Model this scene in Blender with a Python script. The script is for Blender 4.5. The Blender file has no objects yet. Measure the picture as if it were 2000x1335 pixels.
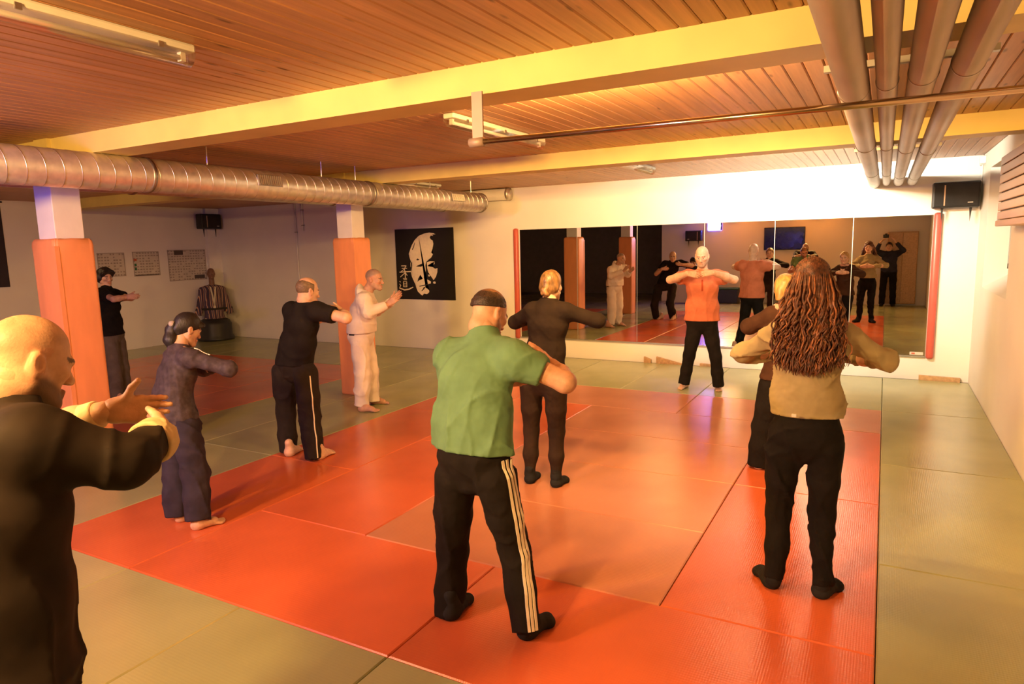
import bpy, bmesh, math, random
import numpy as np
from mathutils import Vector, Matrix

random.seed(7)
rng = np.random.default_rng(7)
scene = bpy.context.scene
COL = scene.collection

# ------------------------------------------------------------------ camera
CAM = np.array([-0.0465, -8.2612, 1.8886])
YAW, PITCH, ROLL, FPX = 0.50412, 0.14208, -0.024296, 1319.77
def _basis():
    cy, sy, cp, sp = math.cos(YAW), math.sin(YAW), math.cos(PITCH), math.sin(PITCH)
    f = np.array([-sy*cp, cy*cp, -sp]); r = np.array([cy, sy, 0.0]); u = np.cross(r, f)
    cr, sr = math.cos(ROLL), math.sin(ROLL)
    return cr*r+sr*u, -sr*r+cr*u, f
CR, CU, CF = _basis()
cam_data = bpy.data.cameras.new('camera')
cam_data.sensor_width = 36.0
cam_data.lens = 36.0*FPX/2000.0
cam_data.clip_start = 0.02
cam_data.clip_end = 100
cam = bpy.data.objects.new('camera', cam_data)
COL.objects.link(cam)
cam.matrix_world = Matrix(((CR[0], CU[0], -CF[0], CAM[0]), (CR[1], CU[1], -CF[1], CAM[1]),
                           (CR[2], CU[2], -CF[2], CAM[2]), (0, 0, 0, 1)))
scene.camera = cam

# ------------------------------------------------------------------ world, lights, exposure
world = bpy.data.worlds.new('world'); scene.world = world
world.use_nodes = True
world.node_tree.nodes['Background'].inputs[0].default_value = (1.0, 0.66, 0.34, 1)
world.node_tree.nodes['Background'].inputs[1].default_value = 0.02
scene.view_settings.view_transform = 'Standard'
scene.view_settings.look = 'None'
scene.view_settings.gamma = 1.0
scene.view_settings.use_curve_mapping = False
scene.view_settings.exposure = 0.66
scene.cycles.sample_clamp_indirect = 4.0
scene.cycles.max_bounces = 5
scene.cycles.diffuse_bounces = 3
scene.cycles.glossy_bounces = 3
scene.cycles.use_adaptive_sampling = True
scene.cycles.adaptive_threshold = 0.05
scene.cycles.use_denoising = True

def area_light(name, loc, target, sx, sy, power, color, spread=180):
    l = bpy.data.lights.new(name, 'AREA'); l.shape = 'RECTANGLE'; l.size = sx; l.size_y = sy
    l.energy = power; l.color = color; l.spread = math.radians(spread)
    o = bpy.data.objects.new(name, l); COL.objects.link(o); o.location = loc
    d = Vector(target)-Vector(loc)
    o.rotation_euler = d.to_track_quat('-Z', 'Y').to_euler()
    return o
WARM = (1.0, 0.56, 0.19)
WHITE = (1.0, 0.90, 0.72)
BLUE = (0.10, 0.08, 1.0)
LAMP_SPOTS = [(-4.1, -8.90, 2.64), (-1.8, -8.90, 2.64)]
for _i, _p in enumerate(LAMP_SPOTS):
    area_light('flood_lamp_light', (_p[0], _p[1]+0.10, _p[2]-0.02), (-1.6, 2.0, 2.05), 0.30, 0.20, 104, WARM, 160)
area_light('beam_lamp_light', (-1.5, -4.66, 2.735), (-1.4, 2.0, 1.9), 1.2, 0.06, 122, WARM)
area_light('beam_lamp_light', (-3.9, -1.13, 2.71), (-4.2, 2.0, 2.2), 1.2, 0.06, 60, WARM)
area_light('tube_lamp_light', (-0.95, -1.13, 2.71), (-0.7, 2.0, 2.70), 1.2, 0.06, 88, WHITE, 110)
area_light('beam_lamp_light', (-9.6, -4.66, 2.735), (-12.4, -1.4, 0.4), 1.2, 0.06, 18, WARM, 100)  # added unseen lamp that lifts the left wall and floor
area_light('neon_sign_light', (-4.65, -8.86, 2.32), (-6.5, 0.0, 2.1), 0.40, 0.24, 45, BLUE)

# ------------------------------------------------------------------ picture -> place helpers (used once, to read distances off the photograph)
def ray(px, py):
    return CF + (px-1000.0)/FPX*CR - (py-667.5)/FPX*CU
def D(px, py, depth):
    return CAM + ray(px, py)*depth
def on_plane(px, py, n, p0):
    d = ray(px, py); n = np.asarray(n, float)
    return CAM + d*(np.dot(np.asarray(p0, float)-CAM, n)/np.dot(d, n))
def on_floor(px, py, z=0.0):
    return on_plane(px, py, (0, 0, 1), (0, 0, z))

# ------------------------------------------------------------------ object helpers
def link(o, parent=None):
    COL.objects.link(o)
    if parent is not None: o.parent = parent
    return o
def tag(o, label=None, cat=None, group=None, kind=None):
    if label: o['label'] = label
    if cat: o['category'] = cat
    if group: o['group'] = group
    if kind: o['kind'] = kind
    return o
def empty(name, loc=(0, 0, 0), rz=0.0):
    o = bpy.data.objects.new(name, None); o.empty_display_size = 0.1
    o.location = loc; o.rotation_euler = (0, 0, rz)
    return link(o)
def mesh_obj(name, verts, faces, mat, parent=None, smooth=False, loc=None):
    me = bpy.data.meshes.new(name)
    me.from_pydata([tuple(v) for v in verts], [], [tuple(f) for f in faces])
    if smooth: me.polygons.foreach_set('use_smooth', [True]*len(me.polygons))
    me.update()
    if mat is not None: me.materials.append(mat)
    o = bpy.data.objects.new(name, me)
    if loc is not None: o.location = loc
    return link(o, parent)
def np_mesh(name, V, Q, mat, parent=None, cols=None, smooth=True):
    me = bpy.data.meshes.new(name)
    V = np.ascontiguousarray(V, np.float32); Q = np.ascontiguousarray(Q, np.int32)
    me.vertices.add(len(V)); me.vertices.foreach_set('co', V.ravel())
    me.loops.add(Q.size); me.loops.foreach_set('vertex_index', Q.ravel())
    me.polygons.add(len(Q)); me.polygons.foreach_set('loop_start', np.arange(0, Q.size, Q.shape[1], dtype=np.int32))
    me.update(calc_edges=True); me.validate()
    me.polygons.foreach_set('use_smooth', [smooth]*len(me.polygons))
    if cols is not None:
        a = me.color_attributes.new('Col', 'FLOAT_COLOR', 'POINT')
        c = np.ones((len(V), 4), np.float32); c[:, :3] = cols
        a.data.foreach_set('color', c.ravel())
    me.materials.append(mat)
    return link(bpy.data.objects.new(name, me), parent)

class MB:
    """collects boxes, tubes and prisms into one mesh"""
    def __init__(self): self.v = []; self.f = []
    def add(self, vs, fs):
        b = len(self.v); self.v += [tuple(x) for x in vs]; self.f += [tuple(i+b for i in f) for f in fs]; return self
    def box(self, x0, x1, y0, y1, z0, z1):
        return self.add([(x0,y0,z0),(x1,y0,z0),(x1,y1,z0),(x0,y1,z0),(x0,y0,z1),(x1,y0,z1),(x1,y1,z1),(x0,y1,z1)],
            [(0,3,2,1),(4,5,6,7),(0,1,5,4),(1,2,6,5),(2,3,7,6),(3,0,4,7)])
    def bbox(self, x0, x1, y0, y1, z0, z1, b):
        """box with chamfered edges all round"""
        bm = bmesh.new()
        bmesh.ops.create_cube(bm, size=1.0)
        for v in bm.verts:
            v.co = ((x0+x1)/2+v.co.x*(x1-x0), (y0+y1)/2+v.co.y*(y1-y0), (z0+z1)/2+v.co.z*(z1-z0))
        bmesh.ops.bevel(bm, geom=list(bm.edges), offset=b, segments=2, profile=0.5, affect='EDGES')
        bm.verts.index_update()
        self.add([v.co[:] for v in bm.verts], [[v.index for v in f.verts] for f in bm.faces]); bm.free()
        return self
    def tube(self, pts, r, n=12, cap=True):
        pts = [np.asarray(p, float) for p in pts]
        rs = r if hasattr(r, '__len__') else [r]*len(pts)
        ring0 = None; prev = None; b = len(self.v)
        for i, p in enumerate(pts):
            t = pts[min(i+1, len(pts)-1)]-pts[max(i-1, 0)]; t = t/(np.linalg.norm(t)+1e-12)
            if prev is None:
                a = np.array([0, 0, 1.0]) if abs(t[2]) < 0.9 else np.array([1.0, 0, 0])
                u = np.cross(a, t)
            else:
                u = prev-np.dot(prev, t)*t
            u /= np.linalg.norm(u); prev = u; w = np.cross(t, u)
            for k in range(n):
                an = 2*math.pi*k/n
                self.v.append(tuple(p+rs[i]*(math.cos(an)*u+math.sin(an)*w)))
        for i in range(len(pts)-1):
            for k in range(n):
                self.f.append((b+i*n+k, b+i*n+(k+1) % n, b+(i+1)*n+(k+1) % n, b+(i+1)*n+k))
        if cap:
            self.f.append(tuple(b+k for k in reversed(range(n))))
            self.f.append(tuple(b+(len(pts)-1)*n+k for k in range(n)))
        return self
    def prism(self, poly, origin, ex, ey, ez, h):
        """extrude a 2-D polygon (in ex, ey) by h along ez"""
        o = np.asarray(origin, float); ex, ey, ez = (np.asarray(a, float) for a in (ex, ey, ez)); n = len(poly)
        vs = [o+p[0]*ex+p[1]*ey for p in poly]+[o+p[0]*ex+p[1]*ey+h*ez for p in poly]
        fs = [tuple(reversed(range(n))), tuple(range(n, 2*n))]+[(i, (i+1) % n, n+(i+1) % n, n+i) for i in range(n)]
        return self.add(vs, fs)
    def build(self, name, mat, parent=None, smooth=False):
        return mesh_obj(name, self.v, self.f, mat, parent, smooth)

# ------------------------------------------------------------------ materials
def nodes_of(name):
    m = bpy.data.materials.new(name); m.use_nodes = True
    return m, m.node_tree.nodes, m.node_tree.links, m.node_tree.nodes['Principled BSDF']
def mat(name, color, rough=0.6, metal=0.0, var=0.12, scale=6.0, bump=0.0, bscale=60.0, spec=0.5, stretch=None, emit=None, estr=0.0, attr=False, sheen=0.0, bdist=0.004):
    m, N, L, b = nodes_of(name)
    b.inputs['Roughness'].default_value = rough
    b.inputs['Metallic'].default_value = metal
    b.inputs['Specular IOR Level'].default_value = spec
    if sheen: b.inputs['Sheen Weight'].default_value = sheen
    tc = N.new('ShaderNodeTexCoord'); mp = N.new('ShaderNodeMapping'); L.new(tc.outputs['Object'], mp.inputs[0])
    if stretch: mp.inputs['Scale'].default_value = stretch
    nz = N.new('ShaderNodeTexNoise'); nz.inputs['Scale'].default_value = scale; nz.inputs['Detail'].default_value = 2
    L.new(mp.outputs[0], nz.inputs['Vector'])
    mx = N.new('ShaderNodeMix'); mx.data_type = 'RGBA'; mx.blend_type = 'MULTIPLY'
    mx.inputs['Factor'].default_value = 1.0
    rp = N.new('ShaderNodeValToRGB')
    lo, hi = 1.0-var, 1.0+var*0.4
    rp.color_ramp.elements[0].color = (lo, lo, lo, 1); rp.color_ramp.elements[1].color = (hi, hi, hi, 1)
    rp.color_ramp.elements[0].position = 0.3; rp.color_ramp.elements[1].position = 0.7
    L.new(nz.outputs['Fac'], rp.inputs[0])
    if attr:
        at = N.new('ShaderNodeVertexColor'); at.layer_name = 'Col'
        L.new(at.outputs['Color'], mx.inputs[6])
    else:
        mx.inputs[6].default_value = (*color, 1)
    L.new(rp.outputs[0], mx.inputs[7]); L.new(mx.outputs[2], b.inputs['Base Color'])
    if bump:
        n2 = N.new('ShaderNodeTexNoise'); n2.inputs['Scale'].default_value = bscale; n2.inputs['Detail'].default_value = 1
        L.new(mp.outputs[0], n2.inputs['Vector'])
        bp = N.new('ShaderNodeBump'); bp.inputs['Strength'].default_value = bump; bp.inputs['Distance'].default_value = bdist
        L.new(n2.outputs['Fac'], bp.inputs['Height']); L.new(bp.outputs[0], b.inputs['Normal'])
    if emit:
        b.inputs['Emission Color'].default_value = (*emit, 1); b.inputs['Emission Strength'].default_value = estr
    return m
def mat_mat(name, color, rough=0.21):
    """vinyl judo mat: fine embossed weave"""
    m, N, L, b = nodes_of(name)
    tc = N.new('ShaderNodeTexCoord')
    nz = N.new('ShaderNodeTexNoise'); nz.inputs['Scale'].default_value = 1.3; nz.inputs['Detail'].default_value = 3
    L.new(tc.outputs['Object'], nz.inputs['Vector'])
    oi = N.new('ShaderNodeObjectInfo')
    rp = N.new('ShaderNodeValToRGB'); c = np.array(color)
    rp.color_ramp.elements[0].color = (*(c*0.82), 1); rp.color_ramp.elements[1].color = (*np.minimum(c*1.12, 1), 1)
    rp.color_ramp.elements[0].position = 0.25; rp.color_ramp.elements[1].position = 0.75
    ad = N.new('ShaderNodeMath'); ad.operation = 'MULTIPLY_ADD'; ad.inputs[1].default_value = 0.22; 
    L.new(oi.outputs['Random'], ad.inputs[0]); 
    sb = N.new('ShaderNodeMath'); sb.operation = 'SUBTRACT'; sb.inputs[1].default_value = 0.11
    L.new(nz.outputs['Fac'], sb.inputs[0]); L.new(sb.outputs[0], ad.inputs[2])
    L.new(ad.outputs[0], rp.inputs[0]); L.new(rp.outputs[0], b.inputs['Base Color'])
    b.inputs['Roughness'].default_value = rough
    b.inputs['Specular IOR Level'].default_value = 0.72
    w1 = N.new('ShaderNodeTexWave'); w1.inputs['Scale'].default_value = 26; w1.bands_direction = 'X'; w1.inputs['Distortion'].default_value = 0.0
    w2 = N.new('ShaderNodeTexWave'); w2.inputs['Scale'].default_value = 18; w2.bands_direction = 'Y'; w2.inputs['Distortion'].default_value = 0.0
    L.new(tc.outputs['Object'], w1.inputs['Vector']); L.new(tc.outputs['Object'], w2.inputs['Vector'])
    mu = N.new('ShaderNodeMath'); mu.operation = 'ADD'; L.new(w1.outputs['Fac'], mu.inputs[0]); L.new(w2.outputs['Fac'], mu.inputs[1])
    bp = N.new('ShaderNodeBump'); bp.inputs['Strength'].default_value = 0.10; bp.inputs['Distance'].default_value = 0.002
    L.new(mu.outputs[0], bp.inputs['Height']); L.new(bp.outputs[0], b.inputs['Normal'])
    return m
def wood_mat(name, color):
    m, N, L, b = nodes_of(name)
    tc = N.new('ShaderNodeTexCoord'); mp = N.new('ShaderNodeMapping'); mp.inputs['Scale'].default_value = (22, 0.9, 22)
    oi = N.new('ShaderNodeObjectInfo'); L.new(tc.outputs['Object'], mp.inputs[0])
    cb = N.new('ShaderNodeCombineXYZ'); mm = N.new('ShaderNodeMath'); mm.operation = 'MULTIPLY'; mm.inputs[1].default_value = 37.0
    L.new(oi.outputs['Random'], mm.inputs[0]); L.new(mm.outputs[0], cb.inputs[1]); L.new(mm.outputs[0], cb.inputs[2]); L.new(cb.outputs[0], mp.inputs['Location'])
    nz = N.new('ShaderNodeTexNoise'); nz.inputs['Scale'].default_value = 1.0; nz.inputs['Detail'].default_value = 3; nz.inputs['Roughness'].default_value = 0.65
    L.new(mp.outputs[0], nz.inputs['Vector'])
    rp = N.new('ShaderNodeValToRGB'); c = np.array(color)
    rp.color_ramp.elements[0].color = (*(c*0.74), 1); rp.color_ramp.elements[1].color = (*np.minimum(c*1.14, 1), 1)
    rp.color_ramp.elements[0].position = 0.3; rp.color_ramp.elements[1].position = 0.72
    L.new(nz.outputs['Fac'], rp.inputs[0])
    # knots
    vo = N.new('ShaderNodeTexVoronoi'); vo.inputs['Scale'].default_value = 1.0
    mp2 = N.new('ShaderNodeMapping'); mp2.inputs['Scale'].default_value = (9, 2.2, 9); L.new(tc.outputs['Object'], mp2.inputs[0]); L.new(cb.outputs[0], mp2.inputs['Location'])
    L.new(mp2.outputs[0], vo.inputs['Vector'])
    kr = N.new('ShaderNodeValToRGB'); kr.color_ramp.elements[0].color = (0.35, 0.3, 0.25, 1); kr.color_ramp.elements[1].color = (1, 1, 1, 1)
    kr.color_ramp.elements[0].position = 0.05; kr.color_ramp.elements[1].position = 0.13
    L.new(vo.outputs['Distance'], kr.inputs[0])
    mx = N.new('ShaderNodeMix'); mx.data_type = 'RGBA'; mx.blend_type = 'MULTIPLY'; mx.inputs['Factor'].default_value = 1.0
    L.new(rp.outputs[0], mx.inputs[6]); L.new(kr.outputs[0], mx.inputs[7]); 
    hs = N.new('ShaderNodeHueSaturation'); L.new(mx.outputs[2], hs.inputs['Color'])
    va = N.new('ShaderNodeMapRange'); va.inputs[3].default_value = 0.90; va.inputs[4].default_value = 1.08; L.new(oi.outputs['Random'], va.inputs[0]); L.new(va.outputs[0], hs.inputs['Value'])
    L.new(hs.outputs[0], b.inputs['Base Color'])
    b.inputs['Roughness'].default_value = 0.42
    return m
def glass_mat(name, tint=(1, 1, 1), rough=0.05, mix=0.82):
    """thin clear plastic cover"""
    m, N, L, b = nodes_of(name)
    tr = N.new('ShaderNodeBsdfTransparent'); tr.inputs[0].default_value = (*tint, 1)
    gl = N.new('ShaderNodeBsdfGlossy'); gl.inputs['Roughness'].default_value = rough
    ms = N.new('ShaderNodeMixShader'); ms.inputs[0].default_value = 1-mix
    L.new(tr.outputs[0], ms.inputs[1]); L.new(gl.outputs[0], ms.inputs[2])
    L.new(ms.outputs[0], N['Material Output'].inputs['Surface'])
    return m
M = {}
M['wall'] = mat('plaster_white', (0.80, 0.77, 0.70), 0.85, var=0.06, scale=1.2, bump=0.15, bscale=25)
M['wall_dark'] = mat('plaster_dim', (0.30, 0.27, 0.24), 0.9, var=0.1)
M['slab'] = mat('concrete_slab', (0.16, 0.15, 0.13), 0.9)
M['red'] = mat_mat('mat_red', (0.61, 0.132, 0.048))
M['red2'] = mat_mat('mat_red_muted', (0.51, 0.205, 0.108))  # less saturated red for the middle and far-row mats
M['grey'] = mat_mat('mat_grey_green', (0.345, 0.355, 0.165))
M['board'] = wood_mat('ceiling_board_wood', (0.49, 0.255, 0.115))
M['wood'] = wood_mat('light_wood', (0.55, 0.34, 0.16))
M['void'] = mat('ceiling_void', (0.05, 0.035, 0.025), 0.9)
M['beam'] = mat('beam_yellow_paint', (0.68, 0.545, 0.165), 0.5, var=0.10, scale=3)
M['white_paint'] = mat('white_paint', (0.80, 0.77, 0.72), 0.55, var=0.05)
M['pad'] = mat('pad_orange_vinyl', (0.86, 0.33, 0.125), 0.5, var=0.10, scale=9, bump=0.25, bscale=14, stretch=(1, 1, 0.25))
M['steel'] = mat('galvanised_steel', (0.80, 0.74, 0.64), 0.38, 0.8, var=0.18, scale=14)
M['steel_dull'] = mat('dull_steel', (0.45, 0.42, 0.38), 0.4, 1.0, var=0.2)
M['rim'] = mat('seam_steel', (0.80, 0.75, 0.66), 0.35, 1.0)
M['pipe'] = mat('pipe_jacket', (0.42, 0.37, 0.33), 0.42, 0.5, var=0.25, scale=5, stretch=(1, 0.25, 1))
M['bar'] = mat('bar_steel', (0.55, 0.42, 0.28), 0.2, 1.0, var=0.1)
M['bracket'] = mat('bracket_grey', (0.36, 0.27, 0.21), 0.5, 0.2)
M['lamp_body'] = mat('lamp_housing', (0.62, 0.60, 0.50), 0.5)
M['tube'] = mat('lamp_tube_glass', (0.85, 0.82, 0.78), 0.25)
M['clear'] = glass_mat('clear_cover', (0.93, 0.90, 0.84), 0.10, 0.72)
M['mirror'] = mat('mirror_glass', (0.72, 0.72, 0.70), 0.0, 1.0, var=0.0)
M['mirror_edge'] = mat('mirror_edge', (0.40, 0.40, 0.36), 0.35, 0.6)
M['red_pad'] = mat('red_foam', (0.52, 0.10, 0.07), 0.35, var=0.1)
M['black'] = mat('black_plastic', (0.018, 0.018, 0.018), 0.45)
M['black_cloth'] = mat('black_fabric', (0.02, 0.018, 0.016), 0.85, var=0.3)
M['poster_black'] = mat('poster_black', (0.012, 0.010, 0.009), 0.6)
M['poster_light'] = mat('poster_cream', (0.88, 0.78, 0.58), 0.7, var=0.08, scale=20)
M['paper'] = mat('paper', (0.62, 0.57, 0.48), 0.7, var=0.1, scale=9)
M['ink'] = mat('dark_ink', (0.09, 0.07, 0.06), 0.7)
M['ink_soft'] = mat('soft_ink', (0.36, 0.31, 0.26), 0.7)
M['ink_green'] = mat('green_ink', (0.04, 0.16, 0.08), 0.7)
M['ink_red'] = mat('red_ink', (0.5, 0.12, 0.06), 0.7)
M['banner'] = mat('dark_banner', (0.03, 0.02, 0.025), 0.8)
M['slat'] = mat('slat_wood', (0.55, 0.36, 0.22), 0.4, var=0.12, scale=4, stretch=(1, 0.3, 4))
M['frame_grey'] = mat('window_frame_grey', (0.42, 0.42, 0.38), 0.5)
M['night_glass'] = mat('night_glass', (0.02, 0.02, 0.025), 0.05)
M['screen'] = mat('tv_screen', (0.012, 0.012, 0.02), 0.12, emit=(0.02, 0.02, 0.16), estr=0.08)
M['neon'] = mat('neon_blue', (0.2, 0.2, 0.9), 0.4, emit=(0.12, 0.10, 1.0), estr=14)
M['neon_white'] = mat('neon_white', (0.8, 0.8, 1.0), 0.4, emit=(0.55, 0.6, 1.0), estr=26)
M['lamp_glow'] = mat('flood_glow', (1, 0.8, 0.5), 0.4, emit=WARM, estr=22)
M['tube_glow'] = mat('tube_glow', (1, 1, 1), 0.4, emit=WHITE, estr=12)
M['tube_glow_warm'] = mat('tube_glow_warm', (1, 0.9, 0.7), 0.4, emit=WARM, estr=12)
for _k in ('neon', 'neon_white', 'lamp_glow', 'tube_glow', 'tube_glow_warm', 'screen'): M[_k].cycles.emission_sampling = 'NONE'
M['crate_blue'] = mat('crate_blue', (0.03, 0.04, 0.12), 0.5)
M['green_box'] = mat('green_plastic', (0.05, 0.16, 0.08), 0.5)

# ------------------------------------------------------------------ the setting
WY, RX, LX, BY, CZ = 2.07, 0.97, -13.25, -9.0, 2.85      # mirror wall, right wall, left wall, rear wall, ceiling
REC = -12.2                                              # far end of the dark recess at the rear left
def struct(name, mb, m):
    o = mb.build(name, m); tag(o, kind='structure'); return o
struct('wall_front', MB().box(LX-0.2, RX+0.45, WY, WY+0.2, -0.1, CZ+0.1), M['wall'])
struct('wall_left', MB().box(LX-0.2, LX, REC-0.2, WY, -0.1, CZ+0.1), M['wall'])
struct('wall_rear', MB().box(-6.3, RX+0.45, BY-0.2, BY, -0.1, CZ+0.1).box(-6.3, -6.1, REC, BY-0.2, -0.1, CZ+0.1), M['wall'])
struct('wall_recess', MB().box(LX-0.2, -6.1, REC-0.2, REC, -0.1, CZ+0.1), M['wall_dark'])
# right wall with a deep window recess and a sloping sill
AY0, AY1, AZ0, AZ1, AD = -0.46, 1.36, 1.27, 2.64, 0.24
rw = MB()
rw.box(RX, RX+0.45, BY, AY0, -0.1, CZ+0.1).box(RX, RX+0.45, AY1, WY, -0.1, CZ+0.1)
rw.box(RX, RX+0.45, AY0, AY1, -0.1, AZ0).box(RX, RX+0.45, AY0, AY1, AZ1, CZ+0.1)
rw.box(RX+AD+0.03, RX+0.45, AY0, AY1, AZ0, AZ1)
rw.add([(RX, AY0, AZ0), (RX+AD+0.03, AY0, AZ0), (RX+AD+0.03, AY0, AZ0+0.17), (RX, AY1, AZ0), (RX+AD+0.03, AY1, AZ0), (RX+AD+0.03, AY1, AZ0+0.17)],
       [(0, 1, 2), (3, 5, 4), (0, 2, 5, 3), (0, 3, 4, 1), (1, 4, 5, 2)])
struct('wall_right', rw, M['wall'])
win = tag(empty('window_1', (RX+AD, (AY0+AY1)/2, AZ0+0.17)), 'grey framed basement window in the sloping wall recess', kind='structure')
hy, hz = (AY1-AY0)/2-0.12, AZ1-AZ0-0.25
fr = MB()
for (a, b, c, d) in ((-hy, hy, 0.05, 0.11), (-hy, hy, hz-0.06, hz), (-hy, -hy+0.06, 0.05, hz), (hy-0.06, hy, 0.05, hz), (-0.03, 0.03, 0.05, hz)):
    fr.box(-0.03, 0.03, a, b, c, d)
fr.build('window_frame', M['frame_grey'], win)
for s in (-1, 1):
    MB().box(0.0, 0.012, min(s*0.03, s*(hy-0.06)), max(s*0.03, s*(hy-0.06)), 0.11, hz-0.06).build('pane', M['night_glass'], win)
MB().tube([(-0.035, 0.0, 0.42), (-0.07, 0.0, 0.42), (-0.07, 0.0, 0.56)], 0.009, 8).build('window_handle', M['white_paint'], win)

# floor: slab with every mat laid on it
floor = MB().box(LX, RX+0.45, REC, WY, -0.12, -0.042).build('floor', M['slab']); tag(floor, kind='structure')
mat_mesh = {}
def judo_mat(x0, x1, y0, y1, m):
    g = 0.0025; sx, sy = round(x1-x0, 3), round(y1-y0, 3); key = (sx, sy, m)
    if key not in mat_mesh:
        a, b, c, z = sx/2-g, sy/2-g, 0.006, 0.04
        vs = []
        for (q, zz) in ((0, 0), (0, z-c), (c, z)):
            vs += [(-a+q, -b+q, zz), (a-q, -b+q, zz), (a-q, b-q, zz), (-a+q, b-q, zz)]
        fs = [(3, 2, 1, 0), (8, 9, 10, 11)]
        for r in (0, 4):
            fs += [(r+i, r+(i+1) % 4, r+4+(i+1) % 4, r+4+i) for i in range(4)]
        me = bpy.data.meshes.new('mat'); me.from_pydata(vs, [], fs); me.update(); me.materials.append(M[m]); mat_mesh[key] = me
    o = bpy.data.objects.new('mat', mat_mesh[key]); o.location = ((x0+x1)/2, (y0+y1)/2, -0.04); link(o, floor)
def red_field(ox, muted):
    """5 x 6 m red field whose right far corner is (ox, 0)"""
    R = lambda a, b, c, d, m='red': judo_mat(ox+a, ox+b, c, d, m)
    for a in (-2, -4): R(a, a+2, -1, 0, muted)
    for a in (-2, -4): R(a, a+2, -6, -5)
    for c in (-3, -5): R(-1, 0, c, c+2); R(-4, -3, c, c+2)
    for c in (-2, -3, -4, -5): R(-3, -1, c, c+1, muted)
    for c in (-2, -4, -6): R(-5, -4, c, c+2)
red_field(0.0, 'red2'); red_field(-7.0, 'red')
G = lambda a, b, c, d: judo_mat(a, b, c, d, 'grey')
for c in (0, -2, -4, -6): G(0, RX, c, c+2 if c else 1.98)
G(0, RX, -8, -6); G(0, RX, BY, -8)
for i in range(-5, 0): G(i, i+1, 0, 1.98); G(i, i+1, -8, -6); G(i, i+1, BY, -8)
for i in (-7, -6):
    for c in (0, -2, -4, -6, -8): G(i, i+1, c, c+2 if c else 1.98)
for i in range(-12, -7): G(i, i+1, 0, 1.98); G(i, i+1, -8, -6)
for c in (0, -2, -4, -6, -8): G(LX, -12, c, c+2 if c else 1.98)
for i in range(-12, -5): G(i, i+1, -10, -8) if i < -6 else None
for i in (-12, -10, -8): G(i, i+2, -11, -10); G(i, i+2, -12, -11)
MB().box(LX, RX, 1.985, WY, -0.042, -0.012).build('mat_gap_strip', mat('gap_green', (0.09, 0.085, 0.05), 0.8), floor)

# ceiling: dark void with tongue-and-groove boards between the beams
ceiling = MB().box(LX, RX+0.45, REC, WY, CZ+0.012, CZ+0.12).build('ceiling', M['void']); tag(ceiling, kind='structure')
B1 = (-5.05, -4.77); B2 = (-1.55, -1.27)
PW = 0.105
def board_mesh(y0, y1):
    w, c, t = PW/2-0.0012, 0.007, 0.012
    prof = [(-w, t), (-w, c), (-w+c, 0), (w-c, 0), (w, c), (w, t)]
    vs = [(x, y0, z) for x, z in prof]+[(x, y1, z) for x, z in prof]; n = len(prof)
    fs = [(i, n+i, n+(i+1) % n, (i+1) % n) for i in range(n)]+[tuple(range(n)), tuple(reversed(range(n, 2*n)))]
    return vs, fs
bays = [(BY, B1[0]+0.10, -4.4, RX), (B1[1]-0.10, B2[0]+0.10, -8.6, RX), (B2[1]-0.10, WY, -8.6, RX)]
rest = MB()
for (y0, y1, xa, xb) in bays:
    vs, fs = board_mesh(y0, y1)
    me = bpy.data.meshes.new('ceiling_board'); me.from_pydata(vs, [], fs); me.update(); me.materials.append(M['board'])
    x = RX-PW/2
    while x > LX-PW:
        if x > xa:
            o = bpy.data.objects.new('ceiling_board', me); o.location = (x, 0, CZ); link(o, ceiling)
        else:
            rest.add([(v[0]+x, v[1], v[2]+CZ) for v in vs], fs)
        x -= PW
tag(rest.build('ceiling_boards_beyond', M['board'], ceiling), kind='stuff')
MB().box(LX, -6.3, REC, BY, CZ-0.0, CZ+0.012).build('recess_panel', M['void'], ceiling)

# steel beams (H sections), stiffener plates over the columns
def beam(y0, y1, label):
    t = empty('steel_beam', (-6.0, (y0+y1)/2, 2.685)); tag(t, label, 'beam')
    w = (y1-y0)/2; zb = 0.0
    MB().box(LX+6.0, RX+6.0, -w, w, zb, zb+0.018).build('bottom_flange', M['beam'], t)
    MB().box(LX+6.0, RX+6.0, -w+0.02, w-0.02, zb+0.018, 0.185).build('web', M['beam'], t)
    MB().box(LX+6.0, RX+6.0, -w+0.008, w-0.008, 0.172, 0.177).build('gap_shadow_strip', M['void'], t)  # dark strip drawn in as the shadow line at the beam's top
    for x in (-0.23, 0.0+0.0,):
        MB().box(x-0.10, x+0.10, -w-0.012, -w+0.03, zb+0.0, 0.170).build('stiffener_plate', M['beam'], t) if x < -0.1 else None
    return t
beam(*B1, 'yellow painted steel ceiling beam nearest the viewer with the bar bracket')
beam(*B2, 'yellow painted steel ceiling beam nearer the mirror wall')

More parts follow.
